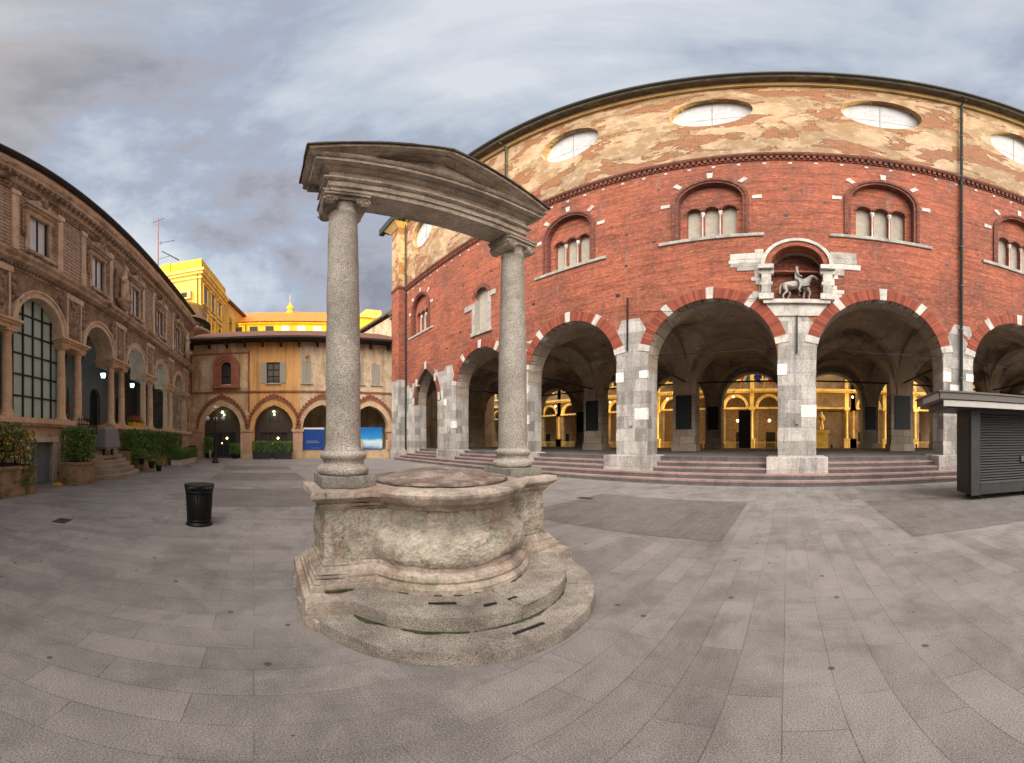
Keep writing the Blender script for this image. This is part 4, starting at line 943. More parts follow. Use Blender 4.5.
# shopfronts in the first two arches
for c, w2 in ((-5.9, 0), (-1.38, 1)):
    g = B().slab(pointed(c, 3.36, 2.6, 0, 2.02), [rect(c - 1.15, c + 1.15, .12, 2.25)] + ([rect(c - .45, c + .5, 3.1, 4.0)]), .55, .66).o('shopfront', 'brownframe', gh)
    B().box(c - 1.2, c + 1.2, .72, .75, .0, 4.2).o('pane', 'glass_dark', g)
    b = B()
    for k in (-.55, 0, .55): b.box(c + k - .03, c + k + .03, .6, .7, .12, 2.25)
    b.o('glazing_bar', 'brownframe', g)
    B().ball((c, .35, 4.05), .1, 6).o('ceiling_lamp', 'lamp_green', g)
    B().ball((c + .35, .66, 1.75), .09, 6).ball((c - .1, .66, 1.3), .05, 6).o('inner_lamp', 'lamp_warm', g)
    ld = bpy.data.lights.new('shop_light', 'POINT'); ld.energy = 14; ld.color = (1, .8, .45); ld.shadow_soft_size = .1
    lo = bpy.data.objects.new('shop_light', ld); COL.objects.link(lo); lo.parent = g; lo.location = (c, .3, 3.85)
B().box(1.1, 4.4, .1, .5, 0, .75).box(5.3, 8.6, .1, .5, 0, .75).o('parapet', 'goth_arch', gh)
# things by the house
bn = thing('blue_banner', 'plain blue banner with small pale lines and a white top, in the third gothic arch', 'banner', tuple(gw(2.1, .05, .75)), GR)
B().box(-.95, .85, 0, .05, 0, 1.75, 0).box(-.95, .85, -.005, .055, 1.75, 1.9, 1).box(-.7, .3, -.004, .01, .72, .76, 2).box(-.7, .45, -.004, .01, .6, .64, 2).box(-.3, .5, -.004, .01, .14, .16, 2).o('cloth', ['blue', 'white', 'shut'], bn)
bs = thing('seascape_banner', 'blue and white banner with a sea view, in the last gothic arch', 'banner', tuple(gw(6.6, .05, .75)), GR)
B().box(-1.4, 1.5, 0, .05, 0, 1.95).o('cloth', 'sea', bs)
for i, (w, lb) in enumerate(((.95, 'short stone post left of the plain blue banner'), (3.3, 'short stone post right of the plain blue banner'), (6.15, 'short stone post in front of the seascape banner'), (8.5, 'short stone post right of the seascape banner'))):
    p = thing('stone_post', lb, 'post', tuple(gw(w, -.1, .75 if 1 else 0)), GR, 'stone posts along the gothic parapet')
    B().frustum((-.13, .13, -.1, .1), 0, (-.1, .1, -.08, .08), .8).frustum((-.1, .1, -.08, .08), .8, (-.05, .05, -.04, .04), .86).o('shaft', 'goth_arch', p)
    B().box(-.18, .18, -.02, .19, -.75, 0).o('foot', 'goth_arch', p)
for i, (w, lb) in enumerate(((-2.3, 'left clipped boxwood in a dark trough before the second gothic arch'), (-.6, 'right clipped boxwood in a dark trough before the second gothic arch'))):
    p = thing('boxwood_trough', lb, 'planter', tuple(gw(w, -.9)), GR, 'boxwood troughs before the gothic arch')
    B().frustum((-.75, .75, -.22, .22), 0, (-.8, .8, -.26, .26), .62).o('trough', 'kiosk', p)
    b = B(); leaves(b, [(-.78, .78, -.26, .26, .6, 1.42)], 1500, .06, 0, 40 + i); b.o('foliage', 'leaf', p)
pp = thing('potted_shrub', 'dark leafy shrub in a pot at the first gothic shop door', 'plant', tuple(gw(-7.0, -.35)), GR)
B().lathe([(.2, 0), (.28, .45), (.3, .48)], n=12).o('pot', 'black', pp); b = B(); leaves(b, [(-.35, .35, -.3, .3, .45, 1.7)], 900, .08, 0, 50); b.o('foliage', 'leaf', pp)
pp = thing('potted_shrub', 'low dark shrub in a pot right of the first gothic shop door', 'plant', tuple(gw(-4.7, -.3)), GR)
B().lathe([(.2, 0), (.28, .4), (.3, .43)], n=12).o('pot', 'black', pp); b = B(); leaves(b, [(-.4, .4, -.3, .3, .4, 1.2)], 700, .08, 0, 51); b.o('foliage', 'leaf', pp)
lb_ = thing('litter_bin', 'small black bin at the foot of the palace end pier', 'bin', tuple(gw(-8.35, -.75)), GR)
B().lathe([(.3, 0), (.32, .05), (.34, .95), (.37, 1.0), (.37, 1.08), (.3, 1.1)], n=16).o('body', 'black', lb_)
# street lamp
sl = thing('street_lamp', 'black cast iron street lamp with four white globes before the first gothic arch', 'street lamp', (-23.0, -2.62, 0), GR)
B().lathe([(.3, 0), (.3, .15), (.2, .2), (.22, .35), (.14, .5), (.12, .9), (.15, .95), (.09, 1.1), (.065, 1.3), (.055, 3.5), (.08, 3.55), (.05, 3.7), (.04, 4.3)], n=16).o('post', 'black', sl)
for k in range(4):
    a = k * PI / 2 + .2; c, s = math.cos(a), math.sin(a); zz = 3.55
    if k == 3: c = s = 0
    if k == 3: pts = [(0, 0, 4.0), (0, 0, 4.35)]; tip = (0, 0, 4.5)
    else: pts = [(0, 0, 3.3), (.35 * c, .35 * s, 3.2), (.6 * c, .6 * s, 3.3), (.62 * c, .62 * s, 3.45)]; tip = (.62 * c, .62 * s, 3.62)
    g = B().tube(pts, .025, 6).o('arm', 'black', sl); B().ball(tip, .17, 10).o('globe', 'globe', g)
sl.scale = (.84, .84, .84)
gw2 = thing('low_bollard', 'small grey bollard at the foot of the first gothic arch', 'bollard', tuple(gw(-6.4, -2.2)), GR)
B().lathe([(.1, 0), (.1, .7), (.07, .78)], n=12).o('post', 'shut', gw2)
# ================================================================== buildings behind
tb = thing('yellow_tower_house', 'tall yellow corner house with flat parapet lit by the low sun', 'house', (-44.5, -7.0, 0), math.radians(78.5))
B().box(-14, 0, 0, 11.3, 0, 25.6).o('wall', 'yellow2', tb)
B().box(-14.2, .2, -.2, 11.5, 24.9, 25.2).box(-14.6, .6, -.6, 11.9, 26.0, 26.4).box(-14.3, .35, -.3, 11.6, 25.6, 26.0).o('cornice', 'gold_stone', tb)
B().box(-14, 0.1, -.1, 11.4, 26.4, 28.25).box(-5.6, -4.4, -.25, -.1, 26.4, 28.4).o('parapet', 'yellow', tb)
for y in (1.0, 4.2, 7.4):
    for (za, zc) in ((13.2, 15.9), (17.2, 20.0), (21.3, 24.0)):
        g = B().box(0, .05, y, y + 1.5, za, zc).o('window', 'glass_dark', tb)
        B().box(0, .12, y - .2, y, za - .1, zc + .15).box(0, .12, y + 1.5, y + 1.7, za - .1, zc + .15).box(0, .22, y - .3, y + 1.8, zc + .15, zc + .4).box(0, .2, y - .25, y + 1.75, za - .3, za - .1).o('frame', 'yellow2', g)
for x in (-12, -9.5): B().box(x, x + 1.1, -.05, 0, 21.3, 23.8).o('window', 'glass_dark', tb)
b = B()
for z in (20.6,): b.box(-14.05, .05, -.06, 11.36, z, z + .12)
b.o('string_course', 'gold_stone', tb)
B().box(-5.4, -5.2, -.2, 0, 8, 26).box(-.5, -.38, -.1, 0, 8, 25.6).o('downpipe', 'wood', tb)
ac = thing('air_conditioner', 'white air conditioner box on the yellow tower wall', 'air conditioner', tuple(Vector((-44.5, -7.0, 22.3)) + Matrix.Rotation(math.radians(78.5), 3, 'Z') @ Vector((-2.2, -.25, 0))), math.radians(78.5))
B().box(-.9, .9, -.22, .22, -.65, .65).o('case', 'goth_arch', ac); B().box(-.4, .4, -.24, -.21, -.4, .4).o('grille', 'wood', ac)
wg = thing('yellow_gabled_wing', 'lower yellow wing with a dark roof edge running on behind the tall yellow house', 'house', (-55.8, -4.9, 0), math.radians(73))
B().box(-6, 0, 0, 13, 0, 26.3).o('wall', 'yellow2', wg)
B().box(-6.3, .5, -.3, 13.4, 26.3, 26.8).o('roof', 'tile_dark', wg)
for y in (2.2, 5.5, 9): B().box(0, .05, y, y + 1.3, 21, 23.8).o('window', 'glass_dark', wg)
cb = thing('curved_balcony_house', 'grey rounded house corner with a balcony squeezed behind the palace roof', 'house', (-36.5, -8.6, 0), 0)
B().lathe([(3.2, 0), (3.2, 13.2), (3.9, 13.3), (4.0, 13.6), (3.2, 13.62), (3.2, 16.2), (3.6, 16.4), (3.0, 16.6)], n=32).o('wall', 'goth_pale', cb)
b = B()
for k in range(26): a = -.3 + k * .09; b.tube([(3.85 * math.cos(a), 3.85 * math.sin(a), 13.6), (3.85 * math.cos(a), 3.85 * math.sin(a), 14.5)], .04, 5)
b.lathe([(3.8, 14.5), (3.92, 14.5), (3.92, 14.6), (3.8, 14.6)], n=32).o('balcony_railing', 'black', cb)
lh = thing('long_yellow_house', 'long yellow house with an orange tiled roof above the gothic house', 'house', (-62, 3.0, 0), GR)
B().box(-12.5, 22, 0, 9, 0, 24.1).box(-12.5, 22, -.3, 0, 23.7, 24.1).o('wall', 'yellow', lh)
B().add([(-8.6, -.7, 24.1), (22.3, -.7, 24.1), (22.3, 5, 28.2), (-8.0, 5, 28.2), (22.3, 10, 24.1), (-8.6, 10, 24.1)], [(0, 1, 2, 3), (3, 2, 4, 5), (0, 3, 5), (1, 4, 2)]).o('roof', 'tile_orange', lh)
for x in [-9.6 + 2.9 * k for k in range(11)]:
    g = B().box(x, x + 1.5, -.06, 0, 21.6, 23.3).o('window', 'glass_dark' if int(x) % 3 == 0 else 'glass_pale', lh); B().box(x - .15, x + 1.65, -.1, -.02, 21.35, 21.6).o('sill', 'white', g)
B().box(-4.6, -4.4, -.12, 0, 10, 23.7).o('downpipe', 'wood', lh)
cu = thing('gilded_cupola', 'small gilded cupola with a spire on the orange roof', 'cupola', tuple(Vector((-62, 3.0, 0)) + Matrix.Rotation(GR, 3, 'Z') @ Vector((3.6, 5, 27.6))), 0)
cu.scale = (.58, .58, .58)
B().lathe([(1.3, 0), (1.3, .9), (1.0, 1.1), (1.0, 1.9), (1.35, 2.05), (1.2, 2.8), (.65, 3.5), (.35, 3.9), (.26, 4.6), (.05, 4.9)], n=20).o('dome', 'yellow', cu); B().tube([(0, 0, 4.8), (0, 0, 8.0)], [.09, .03], 6).o('spire', 'gold_stone', cu)
yb = thing('yellow_attic_block', 'small yellow attic block behind the white dentilled house', 'house', (-57, 18.2, 0), GR)
B().box(-2.6, 4.2, 0, 8, 0, 24.2).o('wall', 'yellow', yb); B().box(-2.9, 4.5, -.4, 8, 24.2, 24.5).prism([(-.5, 24.5), (4.2, 24.5), (4.2, 26.2), (1.4, 26.2)], .4, 6).o('roof', 'yellow2', yb)
wh = thing('white_dentilled_house', 'pale peeling house with a dentilled cornice behind the narrow lane', 'house', (-30.5, 13.6, 0), math.radians(97))
B().box(-.6, 14, 0, 8, 0, 14.2).box(-.6, 14, 8, 8.2, 0, 14.2).o('wall', 'goth_pale', wh)
B().box(-.9, 14, -.6, 0, 14.2, 14.5).box(-.9, 14, -.7, 8, 14.5, 14.75).o('cornice', 'ent_dark', wh)
b = B()
for k in range(24): b.box(-.8 + k * .6, -.5 + k * .6, -.5, 0, 13.8, 14.2)
b.o('dentils', 'ent_dark', wh)
an = thing('roof_antenna', 'tall thin television antenna on the roof left of the yellow house', 'antenna', (-25.0, -7.24, 13.7), 0)
B().tube([(0, 0, -.3), (0, 0, 7.7)], .045, 6).o('mast', 'terracotta', an)
B().tube([(-.2, -.5, 7.5), (.1, .5, 7.6)], .025, 5).tube([(0, 0, 4.9), (0, 1.3, 5.0)], .025, 5).tube([(0, .3, 4.0), (.3, 1.7, 2.7)], .05, 5).tube([(0, 0, 3.2), (0, .9, 3.4)], .02, 5).tube([(0, .2, 5.1), (0, .25, 4.7)], .02, 5).o('aerial', 'black', an)
# house closing the east end of the square (out of view, shades the square from the low sun)
eh = thing('east_side_house', 'tall pale office house closing the east end of the square', 'house', (42, 0, 0), math.radians(-90))
B().box(-24, 75, 0, 12, 0, 19.4).o('wall', 'yellow2', eh); B().box(-24.5, 75.5, -.6, 12, 19.4, 19.8).o('cornice', 'pal_light', eh)
b = B()
for k in range(24):
    for z in (3, 7.2, 11.4, 15.4): b.box(-22 + k * 4, -20.6 + k * 4, -.05, 0, z, z + 2.2)
b.o('window', 'glass_dark', eh)

# ================================================================== well
WM = Vector((-2.94, 1.78, 0)); WR = math.radians(90 - 2.4)   # local x runs from the near column to the far one, local -y faces the camera side
well = thing('stone_well', 'round weathered stone well with two columns carrying a pediment, on half-round granite steps', 'well', tuple(WM), WR)
def rough(ob, amp, freq, seed=0, cell=None):
    me = ob.data
    for v in me.vertices:
        p = v.co * freq + Vector((seed, seed * .7, 0)); n = v.normal
        d = noise.fractal(p, .9, 2.0, 5) * amp
        if cell: d -= max(0, noise.noise(v.co * cell) - .25) * amp * 2.2
        v.co = v.co + n * d
    me.update()
def dense(b, name, mats, parent, cut, amp, freq, seed=0, cell=None, smooth=True, bevel=.012):
    o = b.o(name, mats, None)
    bm = bmesh.new(); bm.from_mesh(o.data); bmesh.ops.remove_doubles(bm, verts=bm.verts, dist=1e-4)
    if bevel: bmesh.ops.bevel(bm, geom=[e for e in bm.edges if e.is_manifold and e.calc_face_angle(0) > .5], offset=bevel, segments=2, profile=.6, affect='EDGES')
    bmesh.ops.triangulate(bm, faces=[f for f in bm.faces if len(f.verts) > 4])
    for _ in range(7):
        es = [e for e in bm.edges if e.calc_length() > cut]
        if not es or len(bm.verts) > 60000: break
        bmesh.ops.subdivide_edges(bm, edges=es, cuts=1, use_grid_fill=True)
        bmesh.ops.triangulate(bm, faces=[f for f in bm.faces if len(f.verts) > 4])
    bmesh.ops.recalc_face_normals(bm, faces=bm.faces); bm.to_mesh(o.data); bm.free()
    o.data.polygons.foreach_set('use_smooth', [smooth] * len(o.data.polygons)); o.data.set_sharp_from_angle(angle=.5); rough(o, amp, freq, seed, cell)
    o.parent = parent
    return o
def off(pts, dy): return [(x, y + dy) for x, y in pts]
def outline(hw, x1, r, n=30):
    """rectangle (half depth hw, half length x1) joined to a disc of radius r; plan view"""
    a = math.asin(min(1, hw / r)) if hw < r else 0; pts = []
    if x1 <= r * math.cos(a) + 1e-3: return disc(0, 0, r, 72)
    for k in range(n + 1): t = a + (PI - 2 * a) * k / n; pts.append((r * math.cos(t), r * math.sin(t)))
    pts += [(-x1, hw), (-x1, -hw)]
    for k in range(n + 1): t = PI + a + (PI - 2 * a) * k / n; pts.append((r * math.cos(t), r * math.sin(t)))
    pts += [(x1, -hw), (x1, hw)]
    return pts
PC = .98    # column distance from the centre
def sector(rx, ry, a0, a1, r0, n=26, gap=.0015):
    """stone of a round step: part of an elliptic ring; plan view"""
    g = gap / rx; o_ = [(rx * math.cos(a0 + g + (a1 - a0 - 2 * g) * k / n), ry * math.sin(a0 + g + (a1 - a0 - 2 * g) * k / n)) for k in range(n + 1)]
    g2 = gap / r0; i_ = [(r0 * math.cos(a1 - g2 - (a1 - a0 - 2 * g2) * k / 6), r0 * math.sin(a1 - g2 - (a1 - a0 - 2 * g2) * k / 6)) for k in range(7)]
    return o_ + i_
def degs(*a): return [math.radians(x) for x in a]
for k, (a0, a1) in enumerate((degs(-172, -52), degs(-52, -6), degs(8, 62), degs(62, 118), degs(118, 172))):
    dense(B().prism(sector(1.43, 1.56, a0, a1, .8), 0, .118 + .004 * (k % 3), 0, 'z'), 'lower_step_stone', 'well_step', well, .05, .007, 3.2, 1, 5, bevel=.005)
for k, (a0, a1) in enumerate((degs(-158, -92), degs(-92, -50), degs(-50, -24), degs(24, 92), degs(92, 156))):
    dense(B().prism(sector(1.2, 1.28, a0, a1, .7), .112, .25 + .004 * (k % 2), 0, 'z'), 'upper_step_stone', 'well_step', well, .05, .008, 3.4, 30, 5, bevel=.005)
for k, (x0, x1, y0, y1) in enumerate(((-1.39, -.93, -.6, .6), (.96, 1.37, -.58, .6))):
    dense(B().box(x0, x1, y0, y1, .0, .245), 'side_step_stone', 'well_smooth', well, .05, .010, 3.4, 60 + k * 3, 5, bevel=.012)
B().prism(disc(0, 0, .95, 48), .01, .235, 0, 'z').o('core', 'well_step', well)
B().box(-1.33, -1.0, -.66, -.5, 0, .10).o('corner_stone', 'well_smooth', well, bevel=.01)
def moss(rx, ry, a0, a1, z, w0, seed):
    b = B(); n = 90; vs = []
    for k in range(n + 1):
        a = a0 + (a1 - a0) * k / n; w_ = max(.004, w0 * (.55 + 1.6 * noise.noise(Vector((k * .13, seed, 0))) + .5 * noise.noise(Vector((k * .7, seed, 1)))))
        for r, zz in ((0, z + .012), (w_ * .5, z + .014), (w_, z)): vs.append(((rx + r) * math.cos(a), (ry + r) * math.sin(a), zz))
    b.add(vs, [(k * 3 + j, (k + 1) * 3 + j, (k + 1) * 3 + j + 1, k * 3 + j + 1) for k in range(n) for j in (0, 1)]); b.o('moss', 'moss', well)
moss(1.195, 1.275, *degs(-150, -35), .118, .028, 1); moss(.895, .895, *degs(-140, -60), .25, .014, 5)
B().box(-1.22, -1.0, -.45, -.415, .25, .262).o('moss', 'moss', well)
b = B()
for (a, r, l) in ((-1.64, 1.40, .13), (-2.05, 1.03, .10), (-1.75, 1.13, .05), (-1.58, 1.13, .04)):
    c, s = math.cos(a), math.sin(a); x, y = r * c, r * s; z = .1135 if r > 1.26 else .2475
    tx, ty = -s, c; w = .013
    b.add([(x - tx * l - c * w, y - ty * l - s * w, z), (x + tx * l - c * w, y + ty * l - s * w, z), (x + tx * l + c * w, y + ty * l + s * w, z), (x - tx * l + c * w, y - ty * l + s * w, z),
           (x - tx * l - c * w, y - ty * l - s * w, z + .012), (x + tx * l - c * w, y + ty * l - s * w, z + .012), (x + tx * l + c * w, y + ty * l + s * w, z + .012), (x - tx * l + c * w, y - ty * l + s * w, z + .012)],
          [(0, 3, 2, 1), (4, 5, 6, 7), (0, 1, 5, 4), (1, 2, 6, 5), (2, 3, 7, 6), (3, 0, 4, 7)])
b.o('step_slot', 'black', well)
# moulded base, belly and rim of the basin
def lathe_dense(name, prof, mat, amp, freq, seed, cell=None, n=150, sub=3):
    pp = []
    for i in range(len(prof) - 1):
        for k in range(sub): t = k / sub; pp.append((prof[i][0] * (1 - t) + prof[i + 1][0] * t, prof[i][1] * (1 - t) + prof[i + 1][1] * t))
    pp.append(prof[-1]); o = B().lathe(pp, n=n).o(name, mat, None); o.data.set_sharp_from_angle(angle=.42); o.data.update(); rough(o, amp, freq, seed, cell); o.parent = well; return o
lathe_dense('basin_base', [(.90, .24), (.90, .30), (.88, .33), (.86, .335), (.87, .36), (.86, .39), (.83, .41), (.80, .42), (.80, .45), (.79, .47), (.74, .48), (.5, .48)], 'well_smooth', .008, 5, 4)
lathe_dense('basin_belly', [(.72, .44), (.76, .45), (.81, .475), (.84, .52), (.85, .57), (.845, .63), (.825, .68), (.785, .73), (.72, .76), (.695, .77), (.69, .9), (.69, .95)], 'well', .028, 3.2, 5, 5)
lathe_dense('basin_rim', [(.69, .92), (.72, .93), (.73, .96), (.75, .965), (.78, .985), (.82, 1.0), (.84, 1.03), (.855, 1.05), (.86, 1.075), (.845, 1.10), (.80, 1.115), (.6, 1.115), (.58, 1.0)], 'well_smooth', .007, 6, 6, 3)
b = B(); n = 16
pts = [(.69 * math.cos(2 * PI * k / n + .1) * (1 + .03 * math.sin(k * 3.1)), .69 * math.sin(2 * PI * k / n + .1) * (1 + .03 * math.sin(k * 2.3))) for k in range(n)]
vs = [(x, y, 1.125) for x, y in pts] + [(x, y, 1.145) for x, y in pts] + [(x * .6, y * .6, 1.19) for x, y in pts] + [(x * .12, y * .12, 1.235) for x, y in pts]
fs = [tuple(range(n - 1, -1, -1)), tuple(3 * n + k for k in range(n))] + [(j * n + k, j * n + (k + 1) % n, (j + 1) * n + (k + 1) % n, (j + 1) * n + k) for j in range(3) for k in range(n)]
b.add(vs, fs); dense(b, 'lid', 'lid', well, .06, .005, 5, 8, bevel=0, smooth=False)
for s in (-1, 1):
    x = s * PC
    def rc(e, f=0): return (x - (.225 + e if s < 0 else .42), x + (.225 + e if s > 0 else .42), -.285 - e, .285 + e)
    b = B().frustum(rc(.13), .24, rc(.13), .30).frustum(rc(.11), .301, rc(.10), .34).frustum(rc(.085), .341, rc(.085), .37).frustum(rc(.07), .371, rc(.02), .43).frustum(rc(.015), .431, rc(.01), .46)
    g = dense(b, 'pedestal', 'well_smooth', well, .06, .008, 5, 10 + s, bevel=.008)
    dense(B().box(x - (.225 if s < 0 else .42), x + (.225 if s > 0 else .42), -.285, .285, .45, .93), 'pedestal_die', 'well', g, .045, .02, 4, 12 + s, 6, bevel=.015)
    dense(B().frustum(rc(.0), .925, rc(.03), .955).frustum(rc(.035), .956, rc(.05), .99).frustum(rc(.055), .991, rc(.12), 1.04).frustum(rc(.12), 1.041, rc(.11), 1.10), 'pedestal_cap', 'well_smooth', g, .06, .008, 5, 14 + s, bevel=.008)
    q = B().box(x - .235, x + .235, -.255, .255, 1.10, 1.20)
    cg = dense(q, 'column_plinth', 'lower_stone', well, .06, .006, 6, 16 + s, bevel=.01)
    rs = .0 if s < 0 else .012
    prof = [(.215, 1.20), (.235, 1.225), (.23, 1.27), (.205, 1.285), (.185, 1.30), (.19, 1.335), (.205, 1.345), (.215, 1.37), (.205, 1.395), (.175, 1.41), (.172, 1.43), (.158 + rs, 1.46), (.157 + rs, 1.9), (.153 + rs, 2.5), (.143 + rs * .3, 3.2), (.131, 3.86), (.140, 3.88), (.140, 3.90), (.128, 3.91), (.128, 3.98), (.145, 4.02)]
    pp = []
    for i in range(len(prof) - 1):
        k2 = 8 if prof[i + 1][1] - prof[i][1] > .3 else 2
        for k in range(k2): t = k / k2; pp.append((prof[i][0] * (1 - t) + prof[i + 1][0] * t, prof[i][1] * (1 - t) + prof[i + 1][1] * t))
    pp.append(prof[-1]); sh = B().lathe(pp, (x, 0, 0), 48).o('column', 'granite', None); sh.data.update(); rough(sh, .005, 5, 20 + s); sh.parent = well
    # ionic capital: scroll ends front and back, cushion, abacus
    b = B()
    for sx in (-1, 1):
        for y in (-.17, .17):
            k3 = 26; pts = []
            for k in range(k3): t = k / k3 * 2.2 * 2 * PI; r = .062 * (1 - k / k3 * .85); pts.append((x + sx * (.14 + 0) + r * math.cos(t) * sx, y, 3.985 + r * math.sin(t)))
            b.tube(pts, .013, 6)
        b.prism([(x + sx * .14 + .06 * math.cos(2 * PI * k / 16), 3.985 + .06 * math.sin(2 * PI * k / 16)) for k in range(16)], -.17, .17)
    b.box(x - .2, x + .2, -.16, .16, 4.02, 4.07).box(x - .205, x + .205, -.19, .19, 4.07, 4.105).box(x - .215, x + .215, -.2, .2, 4.105, 4.13)
    b.o('capital', 'ent', sh, bevel=.006)
# entablature and pediment
E0, E1 = -1.14, 1.04
def lay(e, z0, z1, e2=None, mi=0):
    e2 = e if e2 is None else e2
    return ((E0 - e, E1 + e, -.17 - e, .17 + e), z0, (E0 - e2, E1 + e2, -.17 - e2, .17 + e2), z1, mi)
b = B()
for L in (lay(-.01, 4.13, 4.20), lay(.012, 4.20, 4.28), lay(.03, 4.28, 4.30, .05), lay(.05, 4.30, 4.325), lay(.0, 4.325, 4.445), lay(.015, 4.445, 4.46, .05), lay(.04, 4.46, 4.485, .06), lay(.135, 4.50, 4.545), lay(.15, 4.55, 4.59, .18)): b.frustum(*L)
b.frustum(*lay(.05, 4.485, 4.50))
ent = dense(b, 'entablature', 'ent', well, .09, .006, 5, 30, bevel=.006)
XC = (E0 + E1) / 2; HL = (E1 - E0) / 2 + .175; ZB, ZA = 4.591, 5.09
b = B()
b.prism([(XC - HL + .15, ZB), (XC + HL - .15, ZB), (XC, ZA - .10)], -.13, .13, 0)      # tympanum set back
for s in (-1, 1):
    for (o0, o1, y) in ((.035, .06, .25), (.06, .10, .335)):
        b.prism([(XC + s * HL, ZB + o0 - .0), (XC, ZA - .1 + o0), (XC, ZA - .1 + o1), (XC + s * (HL + .02), ZB + o1)], -y, y, 0)
dense(b, 'pediment', 'ent', well, .09, .006, 5, 31, bevel=0)
b = B()
for s in (-1, 1): b.prism([(XC + s * (HL + .035), ZB + .101), (XC, ZA + .001), (XC, ZA + .025), (XC + s * (HL + .035), ZB + .122)], -.36, .36, 0)
dense(b, 'pediment_cover', 'ent_dark', well, .08, .008, 5, 33, bevel=0)

# ================================================================== bin, kiosk
bn = thing('litter_bin', 'dark slatted metal litter bin standing alone on the paving', 'bin', (-5.94, -.965, 0), 0)
b = B().lathe([(.20, .08), (.225, .60), (.215, .60), (.19, .08)], n=40)
b.o('liner', 'black', bn)
b = B(); N = 30
for k in range(N):
    a = 2 * PI * k / N; c, s = math.cos(a), math.sin(a)
    vs = []
    for (r, z) in ((.205, .06), (.235, .62), (.262, .72)):
        for dr in (0, .008):
            for t in (-.012, .012): vs.append(((r + dr) * c - t * s, (r + dr) * s + t * c, z))
    fs = []
    for j in range(2):
        o = j * 4; fs += [(o, o + 1, o + 5, o + 4), (o + 2, o + 6, o + 7, o + 3), (o, o + 4, o + 6, o + 2), (o + 1, o + 3, o + 7, o + 5)]
    b.add(vs, fs)
b.o('slats', 'bin', bn)
B().lathe([(.225, .60), (.25, .60), (.25, .625), (.225, .625)], n=40).lathe([(.25, .705), (.27, .71), (.275, .735), (.255, .735)], n=40).lathe([(.20, .085), (.225, .085), (.225, .11), (.2, .11)], n=40).o('hoops', 'bin', bn)
B().lathe([(.24, 0), (.24, .025), (.21, .06), (.19, .09), (.01, .09)], n=40).o('foot', 'bin', bn)

KA = math.radians(-6)
ks = thing('market_kiosk', 'closed dark metal kiosk with slatted shutter and overhanging flat roof by the steps', 'kiosk', (4.36, 7.3, 0), KA)
g = B().box(0, 3.4, 0, .95, .12, 2.3).o('body', 'kiosk', ks, bevel=.02)
B().box(.25, 3.3, -.03, .0, .42, 2.2).o('shutter', 'slats', g)
B().box(-.02, .24, -.05, .0, .12, 2.3).box(.24, 3.4, -.05, .0, .14, .4).box(1.5, 1.56, -.06, -.03, 1.0, 1.04).box(.24, 3.4, -.06, -.03, .40, .44).o('frame', 'kiosk', g, bevel=.008)
B().box(-.012, 0, .1, .85, .3, 2.1).o('side_panel', 'kiosk', g, bevel=.004)
B().box(1.45, 1.62, -.075, -.035, .95, 1.1).o('padlock_plate', 'pipe', ks)
for x in (.3, 1.7, 3.1):
    B().lathe([(.05, 0), (.06, .03), (.06, .09), (.05, .125)], (x, .12, 0), 12).lathe([(.05, 0), (.06, .03), (.06, .09), (.05, .125)], (x, .8, 0), 12).o('foot', 'black', ks)
r = B().box(-1.0, 4.4, -.5, 1.45, 2.46, 2.62, 0).box(-.7, 4.3, -.3, 1.3, 2.28, 2.45, 3).o('roof', ['kiosk_roof', 'kiosk_light', 'black', 'kiosk'], ks, bevel=.01)
B().box(-.9, 4.4, -.47, -.44, 2.30, 2.44, 0).box(-1.02, -1.0, -.45, .75, 2.46, 2.60, 0).box(-.72, -.7, -.2, 1.2, 2.3, 2.44, 1).o('fascia', ['kiosk_light', 'kiosk_roof'], r)
B().box(-1.04, 4.4, -.53, 1.47, 2.62, 2.66).o('roof_edge', 'kiosk_roof', r)

